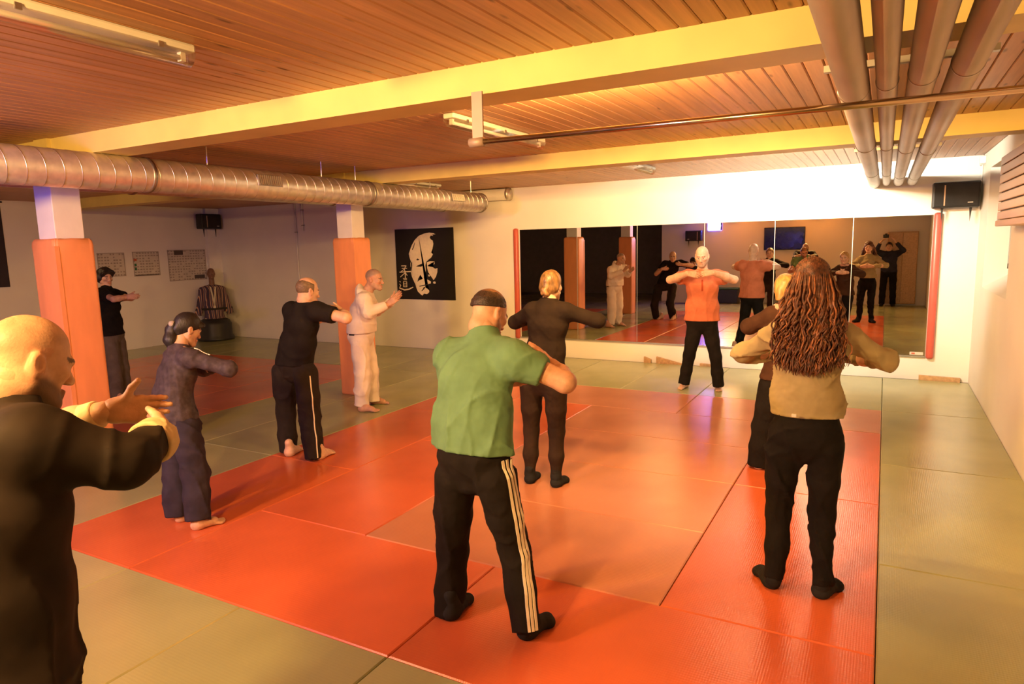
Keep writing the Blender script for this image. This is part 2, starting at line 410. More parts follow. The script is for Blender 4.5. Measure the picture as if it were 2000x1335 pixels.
# padded columns
def column(x0, x1, y0, y1, label):
    cx, cy = (x0+x1)/2, (y0+y1)/2
    t = tag(empty('padded_column', (cx, cy, 0)), label, 'column', 'padded columns')
    MB().bbox(-0.125, 0.125, -0.115, 0.115, 0.0, 2.683, 0.006).build('shaft', M['white_paint'], t)
    w, d = (x1-x0)/2, (y1-y0)/2
    # padded sleeve: rounded corners, gathered top
    ring = []; n = 48
    for k in range(n):
        a = 2*math.pi*k/n; e = 0.16
        c, s = math.cos(a), math.sin(a)
        ring.append((math.copysign(abs(c)**e, c), math.copysign(abs(s)**e, s)))
    vs, fs = [], []
    zs = [0.0, 0.02, 0.4, 0.8, 1.2, 1.6, 1.9, 1.98, 2.015, 2.032, 2.035]
    sc = [0.985, 1.0, 1.0, 1.005, 1.0, 1.005, 1.0, 0.995, 0.97, 0.90, 0.70]
    for z, q in zip(zs, sc):
        for k, (a, b) in enumerate(ring):
            p = 0.0025*math.sin(k*2.7)+0.002*math.sin(k*5.1) if z > 1.9 else 0.0
            vs.append((a*(w*q+p), b*(d*q+p), z-abs(p)*2))
    for i in range(len(zs)-1):
        for k in range(n):
            fs.append((i*n+k, i*n+(k+1) % n, (i+1)*n+(k+1) % n, (i+1)*n+k))
    fs += [tuple(reversed(range(n))), tuple((len(zs)-1)*n+k for k in range(n))]
    mesh_obj('pad_sleeve', vs, fs, M['pad'], t, True)
    MB().box(w-0.035, w+0.004, -d-0.004, -d+0.03, 0.03, 1.97).build('sleeve_seam', M['pad'], t)
    return t
column(-6.27, -5.91, -1.69, -1.36, 'white column in orange padding behind the man in white')
column(-6.27, -5.91, -5.21, -4.89, 'white column in orange padding beside the bald man in black')

# mirror wall: six mirror panes between two red foam edge strips
mir = tag(empty('wall_mirror', (-2.54, WY, 0.31)), 'wide mirror of tall panes on the bright wall between red foam edges', 'mirror')
xs = [-5.545, -4.478, -3.458, -2.42, -1.433, -0.44, 0.475]
for a, b in zip(xs[:-1], xs[1:]):
    MB().box(a+0.003+2.54, b-0.003+2.54, -0.014, -0.004, 0.0, 1.835).build('mirror_pane', M['mirror'], mir)
for a in xs[1:-1]:
    MB().box(a-0.0035+2.54, a+0.0035+2.54, -0.0165, -0.006, 0.0, 1.835).build('joint_strip', M['mirror_edge'], mir)
MB().box(xs[0]+2.54, xs[-1]+2.54, -0.03, 0.0, -0.018, 0.0).build('mirror_rail', M['mirror_edge'], mir)
for xc in (-5.60, 0.525):
    MB().bbox(xc-0.045+2.54, xc+0.045+2.54, -0.075, 0.0, -0.03, 1.86, 0.03).build('edge_foam', M['red_pad'], mir, True)
MB().box(0.30+2.54, 0.455+2.54, -0.017, -0.0145, 0.012, 0.05).build('maker_label', M['paper'], mir)
MB().box(0.32+2.54, 0.36+2.54, -0.018, -0.017, 0.02, 0.042).build('label_mark', M['ink_red'], mir)

# portrait poster with two brush characters
PX0, PX1, PZ0, PZ1 = -8.215, -6.895, 0.92, 2.235
po = tag(empty('portrait_poster', ((PX0+PX1)/2, WY-0.001, PZ0)), 'square black poster with a cream stencil portrait and brush characters', 'poster')
HW, HH = (PX1-PX0)/2, PZ1-PZ0
MB().box(-HW, HW, -0.018, 0.0, 0.0, HH).build('backing', M['poster_black'], po)
# stencil shapes traced as fractions of the poster: u right, v down
def uv(u, v): return (-HW+u*2*HW, (1-v)*HH)
def flat(name, poly, m, y0, th=0.002):
    pts = [uv(*p) for p in poly]
    bm = bmesh.new()
    vs = [bm.verts.new((p[0], y0, p[1])) for p in pts]
    f = bm.faces.new(vs)
    bmesh.ops.triangulate(bm, faces=[f])
    ex = bmesh.ops.extrude_face_region(bm, geom=list(bm.faces))
    for v in [g for g in ex['geom'] if isinstance(g, bmesh.types.BMVert)]: v.co.y -= th
    bmesh.ops.recalc_face_normals(bm, faces=bm.faces)
    me = bpy.data.meshes.new(name); bm.to_mesh(me); bm.free(); me.materials.append(m)
    return link(bpy.data.objects.new(name, me), po)
flat('stencil_face', [(0.604, 0.06), (0.512, 0.072), (0.419, 0.102), (0.348, 0.157), (0.294, 0.23), (0.256, 0.304), (0.235, 0.35), (0.247, 0.406), (0.265, 0.458), (0.28, 0.49), (0.266, 0.555), (0.258, 0.62), (0.272, 0.676), (0.3, 0.731), (0.332, 0.791), (0.344, 0.838), (0.367, 0.888), (0.41, 0.924), (0.441, 0.944), (0.47, 0.916), (0.525, 0.921), (0.563, 0.894), (0.564, 0.869), (0.528, 0.84), (0.503, 0.835), (0.529, 0.817), (0.547, 0.795), (0.594, 0.773), (0.601, 0.743), (0.544, 0.716), (0.487, 0.711), (0.479, 0.684), (0.507, 0.638), (0.521, 0.583), (0.517, 0.518), (0.531, 0.468), (0.572, 0.436), (0.619, 0.408), (0.652, 0.363), (0.625, 0.335), (0.652, 0.28), (0.666, 0.217), (0.657, 0.171), (0.623, 0.152), (0.61, 0.126), (0.625, 0.102), (0.67, 0.107), (0.648, 0.09), (0.711, 0.087), (0.672, 0.07)], M['poster_light'], -0.018)
flat('stencil_cheek', [(0.542, 0.472), (0.6, 0.459), (0.674, 0.463), (0.673, 0.495), (0.644, 0.518), (0.61, 0.495), (0.569, 0.509), (0.554, 0.527), (0.598, 0.523), (0.643, 0.541), (0.676, 0.564), (0.72, 0.555), (0.715, 0.609), (0.69, 0.673), (0.647, 0.724), (0.626, 0.692), (0.593, 0.656), (0.56, 0.61), (0.545, 0.555)], M['poster_light'], -0.018)
flat('stencil_ear', [(.255,.475),(.285,.47),(.285,.53),(.275,.56),(.255,.53)], M['poster_light'], -0.018)
flat('stencil_nostril', [(.555,.645),(.585,.65),(.58,.675),(.56,.67)], M['poster_light'], -0.018)
flat('stencil_lip', [(.64,.745),(.67,.74),(.685,.765),(.66,.775),(.635,.765)], M['poster_light'], -0.018)
flat('stencil_eye', [(0.351, 0.527), (0.403, 0.509), (0.467, 0.486), (0.474, 0.518), (0.442, 0.533), (0.391, 0.533)], M['poster_black'], -0.0202, 0.001)
flat('stencil_brow', [(0.36, 0.437), (0.384, 0.416), (0.42, 0.435), (0.388, 0.444)], M['poster_black'], -0.0202, 0.001)
flat('stencil_cheek_line', [(0.365, 0.751), (0.382, 0.703), (0.421, 0.647), (0.428, 0.653), (0.407, 0.694), (0.418, 0.706), (0.464, 0.705), (0.389, 0.731)], M['poster_black'], -0.0202, 0.001)
flat('stencil_mouth', [(0.391, 0.807), (0.484, 0.788), (0.602, 0.771), (0.593, 0.784), (0.495, 0.8), (0.402, 0.816)], M['poster_black'], -0.0202, 0.001)
flat('stencil_chin', [(0.423, 0.88), (0.456, 0.85), (0.475, 0.82), (0.502, 0.816), (0.484, 0.846), (0.446, 0.876)], M['poster_black'], -0.0202, 0.001)
flat('stencil_temple', [(0.295, 0.29), (0.319, 0.249), (0.347, 0.192), (0.353, 0.196), (0.329, 0.258), (0.306, 0.297)], M['poster_black'], -0.0202, 0.001)
def stroke(pts, w):
    pts = [np.array(uv(*p)) for p in pts]; L_, R_ = [], []
    for i, p in enumerate(pts):
        t = pts[min(i+1, len(pts)-1)]-pts[max(i-1, 0)]; t /= np.linalg.norm(t); n = np.array([-t[1], t[0]])
        ww = w*(1.0 if 0 < i < len(pts)-1 else 0.75)
        L_.append(p+n*ww/2); R_.append(p-n*ww/2)
    return L_+R_[::-1]
def character(name, strokes):
    mb = MB()
    for i, (s, w) in enumerate(strokes):
        mb.prism(stroke(s, w), (0, -0.018, 0), (1, 0, 0), (0, 0, 1), (0, -1, 0), 0.002+0.0002*i)
    return mb.build(name, M['poster_light'], po)
character('brush_character', [([(.09,.52),(.18,.52)], .022), ([(.175,.525),(.15,.55)], .02), ([(.10,.555),(.19,.555)], .02), ([(.145,.555),(.145,.60)], .022), ([(.135,.57),(.085,.60)], .016),
    ([(.055,.61),(.26,.60)], .026), ([(.155,.59),(.155,.70)], .026), ([(.15,.62),(.065,.68)], .02), ([(.16,.62),(.19,.66)], .02)])
character('brush_character', [([(.11,.70),(.18,.70)], .018), ([(.12,.72),(.18,.72)], .018), ([(.115,.745),(.115,.82)], .018), ([(.115,.745),(.175,.745)], .016), ([(.175,.745),(.175,.82)], .018), ([(.115,.77),(.175,.77)], .014), ([(.115,.795),(.175,.795)], .014), ([(.115,.82),(.175,.82)], .016),
    ([(.045,.74),(.065,.755)], .02), ([(.045,.78),(.065,.80),(.04,.84)], .018), ([(.04,.84),(.13,.865),(.21,.855),(.285,.825)], .026)])

# ceiling pipes
for i, (xc, r, lab) in enumerate(((-0.215, 0.067, 'leftmost of the four lagged ceiling pipes running to the mirror wall'), (-0.075, 0.045, 'thin second lagged ceiling pipe from the left'),
                             (0.062, 0.058, 'third lagged ceiling pipe from the left'), (0.215, 0.060, 'rightmost of the four lagged ceiling pipes above the slatted box'))):
    t = tag(empty('ceiling_pipe', (xc, WY, 2.585)), lab, 'pipe', 'lagged ceiling pipes')
    MB().tube([(0, -0.005, 0), (0, BY-WY+0.02, 0)], r, 28).build('pipe_jacket', M['pipe'], t, True)
    for yy in (-1.9+0.3*i, -4.4+0.2*i, -6.6-0.1*i):
        MB().tube([(0, yy, 0), (0, yy-0.012, 0)], r+0.003, 28).build('joint_band', M['steel_dull'], t, True)
for yy in (-1.15, -4.62):
    MB().box(-0.34, 0.34, yy-0.02, yy+0.02, 2.655, 2.684).build('pipe_rail', M['steel_dull']).name = 'pipe_rail'
for o in [o for o in COL.objects if o.name.startswith('pipe_rail')]:
    tag(o, 'short steel carrier rail above the four pipes ' + ('near the mirror wall' if o.name == 'pipe_rail' else 'at the nearest beam'), 'rail')

# spiral ventilation ducts
def duct(x, z, r, y0, y1, label, grilles, rods, seams):
    t = tag(empty('ventilation_duct', (x, y1, z)), label, 'duct', 'ventilation ducts')
    MB().tube([(0, 0, 0), (0, y0-y1, 0)], r, 40).build('duct_tube', M['steel'], t, True)
    if seams:
        # raised spiral seam
        pts = []; pitch = 0.128; n = int((y1-y0)/pitch*20)
        for k in range(n):
            a = 2*math.pi*k/20
            pts.append(((r+0.001)*math.cos(a), -0.02-(y1-y0-0.04)*k/n, (r+0.001)*math.sin(a)))
        MB().tube(pts, 0.0028, 5).build('spiral_seam', M['rim'], t, True)
    MB().tube([(0, 0.0, 0), (0, -0.02, 0)], r+0.008, 40).build('end_ring', M['steel_dull'], t, True)
    for yy in (-2.6, -5.4):
        MB().tube([(0, yy, 0), (0, yy-0.03, 0)], r+0.007, 40).build('coupling_ring', M['steel_dull'], t, True)
    for (ya, yb) in grilles:
        g = MB(); 
        g.bbox(0, 0.012, ya-y1, yb-y1, -0.055, 0.055, 0.003)
        go = g.build('grille', M['steel_dull'], t); go.location = (r*0.98, 0, 0.03); go.rotation_euler = (0, -0.2, 0)
        n = 12
        for k in range(n):
            yy = ya-y1+(yb-ya)*(k+0.5)/n
            MB().box(0.012, 0.017, yy-0.004, yy+0.004, -0.048, 0.048).build('louvre', M['rim'], go)
    for yy in rods:
        MB().tube([(0, yy-y1, r-0.005), (0, yy-y1, CZ-z)], 0.005, 6).build('hanger_rod', M['rim'], t)
    return t
duct(-5.55, 2.545, 0.142, BY, 0.80, 'shiny spiral ventilation duct with grilles in front of the columns', [(-3.56, -3.26), (-0.18, 0.14)], (-6.2, -4.0, -2.55, -2.0, -0.5, 0.55), True)
duct(-6.62, 2.60, 0.12, BY, 1.35, 'plainer ventilation duct behind the columns', [], (-6.0, -3.4, -0.4), False)

# white pipe along the mirror wall
t = tag(empty('white_pipe', (-5.66, 1.93, 2.745)), 'thick white pipe with a ringed end on the mirror wall above the poster', 'pipe')
MB().tube([(0, 0, 0), (-3.2, 0, 0)], 0.095, 28).build('pipe_body', M['white_paint'], t, True)
MB().tube([(0.02, 0, 0), (-0.03, 0, 0)], 0.102, 28).build('end_ring', M['steel'], t, True)

# pull-up bar below the near beam
t = tag(empty('pull_up_bar', (-1.955, -5.115, 2.43)), 'long round steel bar hanging from the near beam on a flat bracket', 'bar')
MB().tube([(-0.03, 0, 0), (2.9, 0, -0.03)], 0.0145, 20).build('round_bar', M['bar'], t, True)
MB().box(-0.032, 0.032, -0.006, 0.006, -0.01, 0.255).build('bracket_plate', M['bracket'], t)
MB().tube([(-0.05, 0, 0), (0.034, 0, 0)], 0.024, 20).build('socket', M['bracket'], t, True)

# fluorescent fittings (switched off): housing, clear cover, bare tube
def fitting(x, y0, y1, label, z=CZ-0.002):
    t = tag(empty('fluorescent_light', (x, y0, z)), label, 'light', 'unlit fluorescent fittings')
    L_ = y1-y0
    MB().bbox(-0.05, 0.05, 0.0, L_, -0.038, 0.0, 0.012).build('housing', M['lamp_body'], t)
    # half-round clear cover
    n = 12; prof = [(-0.052+0.104*k/n, -0.036-0.062*math.sin(math.pi*k/n)**0.6) for k in range(n+1)]
    vs = [(a, 0.005, b) for a, b in prof]+[(a, L_-0.005, b) for a, b in prof]; m_ = n+1
    fs = [(i, i+1, m_+i+1, m_+i) for i in range(n)]+[tuple(range(m_)), tuple(reversed(range(m_, 2*m_)))]
    mesh_obj('clear_cover', vs, fs, M['clear'], t, True)
    MB().tube([(0, 0.06, -0.062), (0, L_-0.06, -0.062)], 0.013, 12).build('tube', M['tube'], t, True)
    for yy in (0.045, L_-0.045):
        MB().box(-0.014, 0.014, yy-0.012, yy+0.012, -0.078, -0.036).build('lamp_holder', M['white_paint'], t)
    for q in (0.12, 0.5, 0.88):
        MB().box(0.046, 0.056, L_*q-0.012, L_*q+0.012, -0.05, -0.026).build('clip', M['steel_dull'], t)
    return t
fitting(-2.96, -7.55, -6.05, 'unlit tube light with clear cover on the ceiling boards at the upper left')
fitting(-2.87, -4.02, -2.5, 'unlit tube light with clear cover behind the bar bracket')
fitting(-2.76, -0.95, 0.55, 'unlit tube light partly hidden by the far beam near the mirror')
fitting(-6.16, -0.7, 0.6, 'unlit tube light above the duct end beside the far column')
fitting(-6.95, -4.6, -3.1, 'unlit tube light above the ducts beside the nearer padded column')
# lit fittings hidden behind the beams; the far left one is added fill
for loc, m, lab in (((-0.95, -1.16, 2.72), 'tube_glow', 'lit white tube lamp mounted behind the far beam above the mirror'), ((-1.5, -4.73, 2.755), 'tube_glow_warm', 'lit warm tube lamp mounted behind the near beam'), ((-3.9, -1.16, 2.72), 'tube_glow_warm', 'lit warm tube lamp behind the far beam left of the mirror'), ((-9.6, -4.73, 2.755), 'tube_glow_warm', 'added fill tube lamp behind the near beam, brightening the left wall')):
    t = tag(empty('beam_lamp', loc), lab, 'light', 'lit tube lamps behind the beams')
    MB().bbox(-0.65, 0.65, -0.03, 0.05, 0.045, 0.085, 0.01).build('housing', M['lamp_body'], t)
    MB().tube([(-0.6, 0.0, 0.02), (0.6, 0.0, 0.02)], 0.013, 12).build('tube', M[m], t, True)
    for s in (-1, 1): MB().box(s*0.61-0.015, s*0.61+0.015, -0.016, 0.016, 0.0, 0.05).build('lamp_holder', M['white_paint'], t)
# warm flood lamps behind the viewer
for i, p in enumerate(LAMP_SPOTS):
    t = tag(empty('flood_lamp', p), ('warm flood lamp high on the rear wall nearer the television', 'warm flood lamp high on the rear wall nearer the blue sign')[1-i], 'lamp', 'flood lamps')
    MB().bbox(-0.17, 0.17, -0.02, 0.06, -0.13, 0.12, 0.015).build('housing', M['black'], t)
    MB().box(-0.14, 0.14, 0.06, 0.066, -0.10, 0.09).build('lamp_glass', M['lamp_glow'], t)
    MB().box(-0.02, 0.02, BY-p[1], -0.02, -0.02, 0.02).build('arm', M['black'], t)

# loudspeakers
def speaker(loc, rz, label, name='loudspeaker', w=0.25, legs=True):
    t = tag(empty(name, loc, rz), label, 'speaker', 'wall loudspeakers')
    MB().bbox(-w, w, -0.20, 0.0, 0.0, 0.32, 0.02).build('cabinet', M['black'], t)
    MB().bbox(-w+0.02, w-0.02, -0.212, -0.195, 0.02, 0.30, 0.006).build('cloth_grille', M['black_cloth'], t)
    MB().box(w-0.13, w-0.075, -0.2145, -0.212, 0.055, 0.066).build('badge', M['paper'], t)
    MB().box(-w+0.12, -w+0.135, -0.2135, -0.210, 0.03, 0.28).build('reflection_strip', M['slat'], t)  # orange strip painted in for a reflection on the speaker front
    for s in ((-1, 1) if legs else (1,)):
        MB().prism([(0, 0), (0.03, 0), (0.012, -0.17)], (s*w*0.6, -0.10, 0.0), (1, 0, 0), (0, 0, 1), (0, 1, 0), 0.012).build('bracket', M['black'], t)
    MB().box(-0.05, 0.05, -0.0, 0.04, 0.08, 0.24).build('wall_plate', M['black'], t)
    return t
speaker((0.69, WY-0.04, 2.215), 0.0, 'black loudspeaker in the corner above the right mirror edge')
speaker((LX+0.07, 1.74, 2.40), math.pi/2, 'black loudspeaker high on the left wall above the mannequin')

# wall sheets with rows of small print
def sheet(y0, y1, z0, z1, label, cols, rows, extra):
    t = tag(empty('wall_chart', (LX, (y0+y1)/2, z0)), label, 'chart', 'charts on the left wall')
    w, h = (y1-y0)/2, z1-z0
    MB().box(0.0, 0.008, -w, w, 0, h).build('sheet', M['paper'], t)
    mk = MB()
    for i in range(cols):
        for j in range(rows):
            cw, ch = 2*w/cols, h/rows
            if random.random() < 0.8:
                a = -w+(i+0.15+0.1*random.random())*cw; c = (j+0.25)*ch
                mk.box(0.008, 0.0095, a, a+cw*(0.45+0.3*random.random()), c, c+ch*0.45)
    tag(mk.build('print_rows', M['ink_soft'], t), kind='stuff')
    for (u0, u1, v0, v1, m) in extra:
        MB().box(0.008, 0.0105, -w+u0*2*w, -w+u1*2*w, v0*h, v1*h).build('print_block', M[m], t)
    fm = MB()
    for (a, b, c, d) in ((-w, w, 0, 0.012), (-w, w, h-0.012, h), (-w, -w+0.012, 0, h), (w-0.012, w, 0, h)): fm.box(0.008, 0.012, a, b, c, d)
    fm.build('border', M['ink_soft'], t)
sheet(-0.66, -0.13, 1.47, 1.93, 'printed chart on the left wall nearest the padded column', 9, 8, [])
sheet(0.04, 0.60, 1.45, 1.94, 'middle printed chart on the left wall with green marks', 9, 9, [(0.04, 0.12, 0.25, 0.36, 'ink_green'), (0.04, 0.12, 0.42, 0.52, 'ink_green'), (0.02, 0.14, 0.62, 0.72, 'ink_red'), (0.05, 0.95, 0.0, 0.06, 'ink')])
sheet(0.80, 1.70, 1.31, 1.96, 'largest printed chart on the left wall beside the mannequin', 14, 12, [(0.17, 0.40, 0.84, 1.0, 'ink'), (0.66, 0.94, 0.04, 0.16, 'ink')])
# dark banner at the far left and a pilaster strip in the corner
t = tag(empty('wall_banner', (LX, -2.55, 1.39)), 'dark hanging banner on the left wall at the picture edge', 'banner')
MB().bbox(0.004, 0.02, -0.42, 0.36, 0.0, 1.42, 0.004).build('cloth', M['banner'], t)
MB().tube([(0.02, -0.45, 1.43), (0.02, 0.39, 1.43)], 0.014, 10).build('rod', M['black'], t, True)
struct('trim_1', MB().bbox(LX-0.05, LX+0.09, 1.74, WY, 0.0, CZ-0.001, 0.004), M['white_paint'])
# conduits on the mirror wall
for x, zb, lab in ((-10.78, 0.5, 'longer thin conduit running down the wall behind the man in the black shirt'), (-10.58, 2.28, 'short thin conduit hanging beside the longer one')):
    t = tag(empty('wall_conduit', (x, WY-0.025, zb)), lab, 'pipe')
    MB().tube([(0, 0, 0), (0, 0, CZ-zb)], 0.016, 10).build('conduit', M['white_paint'], t, True)
    for q in (0.2, 0.75): MB().box(-0.025, 0.025, -0.018, 0.025, (CZ-zb)*q-0.01, (CZ-zb)*q+0.01).build('clip', M['steel_dull'], t)
t = tag(empty('corner_conduit', (0.955, WY-0.016, 2.18)), 'thin white conduit in the corner behind the right loudspeaker', 'pipe')
MB().tube([(0, 0, 0), (0, 0, CZ-2.18)], 0.014, 10).build('conduit', M['white_paint'], t, True)
t = tag(empty('motion_sensor', (0.935, 1.86, 2.75)), 'small white sensor below the ceiling in the right corner', 'sensor')
MB().bbox(-0.03, 0.035, -0.03, 0.03, -0.02, 0.07, 0.01).build('case', M['white_paint'], t)
MB().bbox(-0.025, 0.0, -0.02, 0.02, -0.045, -0.015, 0.008).build('lens', M['frame_grey'], t)

# slatted wooden box on the right wall above the window recess
t = tag(empty('slatted_box', (RX, -0.97, 1.95)), 'slatted wooden box fixed on the right wall over the window recess', 'box')
for k in range(7):
    MB().bbox(-0.175, -0.155, -2.6, 0.0, 0.055+k*0.077, 0.055+k*0.077+0.068, 0.006).build('slat', M['slat'], t)
MB().box(-0.155, 0.0, -2.6, -0.002, 0.02, 0.58).build('core', M['ink'], t)
MB().bbox(-0.185, 0.0, -2.61, 0.012, 0.0, 0.05, 0.006).build('bottom_rail', M['slat'], t)
# loose wooden battens along the mirror wall
def batten(x0, x1, h0, h1, label):
    t = tag(empty('wooden_batten', ((x0+x1)/2, WY-0.035, -0.012)), label, 'batten', 'battens at the mirror wall')
    w = (x1-x0)/2
    MB().prism([(-w, 0), (w, 0), (w, h1), (-w, h0)], (0, -0.025, 0), (1, 0, 0), (0, 0, 1), (0, 1, 0), 0.05).build('wood', M['wood'], t)
batten(-3.33, -3.22, 0.10, 0.06, 'short wood offcut on the floor below the mirror')
batten(-3.13, -2.72, 0.11, 0.02, 'wedge shaped batten on the floor below the mirror')
batten(-2.45, -2.25, 0.045, 0.04, 'flat batten behind the legs of the man in the orange shirt')
batten(0.42, 0.88, 0.07, 0.06, 'flat batten on the floor below the right mirror edge')

# rear wall things seen in the mirror
t = tag(empty('television', (-2.65, BY, 1.56)), 'flat television high on the rear wall seen in the mirror', 'television')
MB().bbox(-0.56, 0.56, 0.02, 0.07, 0.0, 0.66, 0.01).build('case', M['black'], t)
MB().box(-0.54, 0.54, 0.07, 0.074, 0.025, 0.64).build('screen', M['screen'], t)
MB().box(-0.15, 0.15, 0.0, 0.02, 0.2, 0.45).build('wall_mount', M['black'], t)
t = tag(empty('neon_sign', (-4.65, BY, 2.19)), 'glowing blue sign on the rear wall seen in the mirror', 'sign')
MB().bbox(-0.21, 0.21, 0.01, 0.04, 0.0, 0.26, 0.01).build('board', M['black'], t)
for k, (a, b) in enumerate(((-0.17, 0.14), (-0.18, 0.18), (-0.12, 0.17))):
    MB().bbox(a, b, 0.04, 0.055, 0.025+k*0.08, 0.075+k*0.08, 0.008).build('light_bar', M['neon_white'], t)
MB().bbox(-0.2, 0.2, 0.0, 0.012, -0.01, 0.27, 0.004).build('glow_plate', M['neon'], t)
speaker((-5.25, BY+0.04, 1.88), math.pi, 'black loudspeaker on the rear wall beside the blue sign')
t = tag(empty('wood_cabinet', (0.36, BY+0.02, 0.0)), 'tall light wood cabinet against the rear wall', 'cabinet')
MB().bbox(-0.36, 0.36, 0.0, 0.12, 0.05, 2.0, 0.01).build('body', M['wood'], t)
for s in (-1, 1): MB().bbox(min(s*0.005, s*0.345), max(s*0.005, s*0.345), 0.12, 0.14, 0.08, 1.97, 0.006).build('door', M['wood'], t)
t = tag(empty('bench', (-2.3, BY+0.25, 0.0)), 'low dark bench along the rear wall', 'bench')
MB().bbox(-1.1, 1.1, -0.2, 0.2, 0.38, 0.44, 0.012).build('seat', M['black'], t)
for s in (-1, 1):
    for q in (-1, 1): MB().box(s*0.95-0.03, s*0.95+0.03, q*0.15-0.03, q*0.15+0.03, 0.0, 0.38).build('leg', M['steel_dull'], t)
t = tag(empty('storage_crate', (-4.2, BY+0.28, 0.0)), 'dark blue storage crate by the rear wall', 'crate')
MB().bbox(-0.35, 0.35, -0.22, 0.22, 0.0, 0.42, 0.02).build('bin', M['crate_blue'], t)
MB().bbox(-0.37, 0.37, -0.24, 0.24, 0.42, 0.46, 0.01).build('lid', M['green_box'], t)

# ------------------------------------------------------------------ figures: smooth solids from joined tapered limbs
F32 = np.float32
def A3(*v): return np.array(v, float)
def unit(v): v = np.asarray(v, float); return v/(np.linalg.norm(v)+1e-12)
def cap(a, b, ra, rb=None, k=0.03, lat=None, w=1.0, fa=False, fb=False, op='add'):
    """tapered limb from a to b; lat, w widen it sideways; fa, fb give flat ends"""
    return dict(t='c', a=np.asarray(a, float), b=np.asarray(b, float), ra=ra, rb=ra if rb is None else rb, k=k, lat=None if lat is None else unit(lat), w=w, fa=fa, fb=fb, op=op)
def ell(c, r, k=0.03, R=None, op='add'):
    return dict(t='e', c=np.asarray(c, float), r=np.asarray(r, float), R=np.eye(3) if R is None else np.asarray(R, float), k=k, op=op)
def p_box(p):
    if p['t'] == 'c':
        m = max(p['ra'], p['rb'])*max(1.0, p['w']); return np.minimum(p['a'], p['b'])-m, np.maximum(p['a'], p['b'])+m
    m = p['r'].max(); return p['c']-m, p['c']+m
def p_dist(p, x, y, z):
    if p['t'] == 'c':
        a, b = p['a'], p['b']
        dx, dy, dz = x-F32(a[0]), y-F32(a[1]), z-F32(a[2]); ba = b-a
        if p['lat'] is not None and p['w'] != 1.0:
            l = p['lat']; q = F32(1-1/p['w']); s = (dx*F32(l[0])+dy*F32(l[1])+dz*F32(l[2]))*q
            dx, dy, dz = dx-s*F32(l[0]), dy-s*F32(l[1]), dz-s*F32(l[2])
            ba = ba-l*np.dot(ba, l)*(1-1/p['w'])
        L2 = float(np.dot(ba, ba))+1e-12
        t0 = (dx*F32(ba[0])+dy*F32(ba[1])+dz*F32(ba[2]))/F32(L2)
        t = np.clip(t0, 0, 1)
        d = np.sqrt((dx-t*F32(ba[0]))**2+(dy-t*F32(ba[1]))**2+(dz-t*F32(ba[2]))**2)-(F32(p['ra'])+t*F32(p['rb']-p['ra']))
        if p['fb']: d = np.maximum(d, (t0-1)*F32(math.sqrt(L2)))
        if p['fa']: d = np.maximum(d, -t0*F32(math.sqrt(L2)))
        return d
    R, r, c = p['R'], p['r'], p['c']
    dx, dy, dz = x-F32(c[0]), y-F32(c[1]), z-F32(c[2])
    u = [(dx*F32(R[i][0])+dy*F32(R[i][1])+dz*F32(R[i][2])) for i in range(3)]
    k0 = np.sqrt(sum((u[i]/F32(r[i]))**2 for i in range(3)))
    k1 = np.sqrt(sum((u[i]/F32(r[i]**2))**2 for i in range(3)))+F32(1e-9)
    return k0*(k0-1)/k1
def smin(a, b, k):
    h = np.maximum(F32(k)-np.abs(a-b), 0)/F32(k)
    return np.minimum(a, b)-h*h*F32(k*0.25)
def lumps(seed, amp, f=14.0, stretch=(1, 1, 1)):
    r = np.random.default_rng(seed); dirs = r.normal(size=(5, 3))*np.array(stretch); ph = r.uniform(0, 6.28, 10); fr = f*np.array([0.6, 1.0, 1.5, 2.1, 2.9])
    def fn(x, y, z):
        s = 0
        wx = 0.05*np.sin(x*F32(9)+y*F32(7)+F32(ph[5])); wy = 0.05*np.sin(z*F32(8)-x*F32(6)+F32(ph[6])); wz = 0.05*np.sin(y*F32(9)+z*F32(5)+F32(ph[7]))
        for i in range(5):
            d = unit(dirs[i])*fr[i]
            s = s+np.sin((x+wx)*F32(d[0])+(y+wy)*F32(d[1])+(z+wz)*F32(d[2])+F32(ph[i]))/(1+0.55*i)
        return s*F32(amp*0.45)
    return fn
def wrinkle(seed, amp, f=14.0, stretch=(1, 1, 1)):
    """cloth folds: soft swells crossed by narrow ridges that come and go"""
    r = np.random.default_rng(seed); ph = r.uniform(0, 6.28, 16)
    dirs = [unit(r.normal(size=3)*np.array(stretch)) for _ in range(6)]
    def fn(x, y, z):
        wx = 0.06*np.sin(x*F32(7)+y*F32(5)+z*F32(6)+F32(ph[5])); wy = 0.06*np.sin(z*F32(7)-x*F32(5)+F32(ph[6])); wz = 0.05*np.sin(y*F32(6)+x*F32(6)+z*F32(4)+F32(ph[7]))
        X, Y, W = x+wx, y+wy, z+wz
        def w(i, fr): d = dirs[i]*fr; return np.sin(X*F32(d[0])+Y*F32(d[1])+W*F32(d[2])+F32(ph[i]))
        out = 0.35*w(0, f*0.6)
        for i, fr in ((1, 1.5), (2, 2.0), (3, 2.6)):
            rd = 1-np.abs(w(i, f*fr*0.62)); g = np.clip(0.55+0.75*np.sin(X*F32(4+i)+W*F32(5-i)+Y*F32(3+i)+F32(ph[8+i])), 0, 1)
            out = out-(rd**3*1.3-0.3)*g*(1.25-0.22*i)
        return out*F32(amp)
    return fn
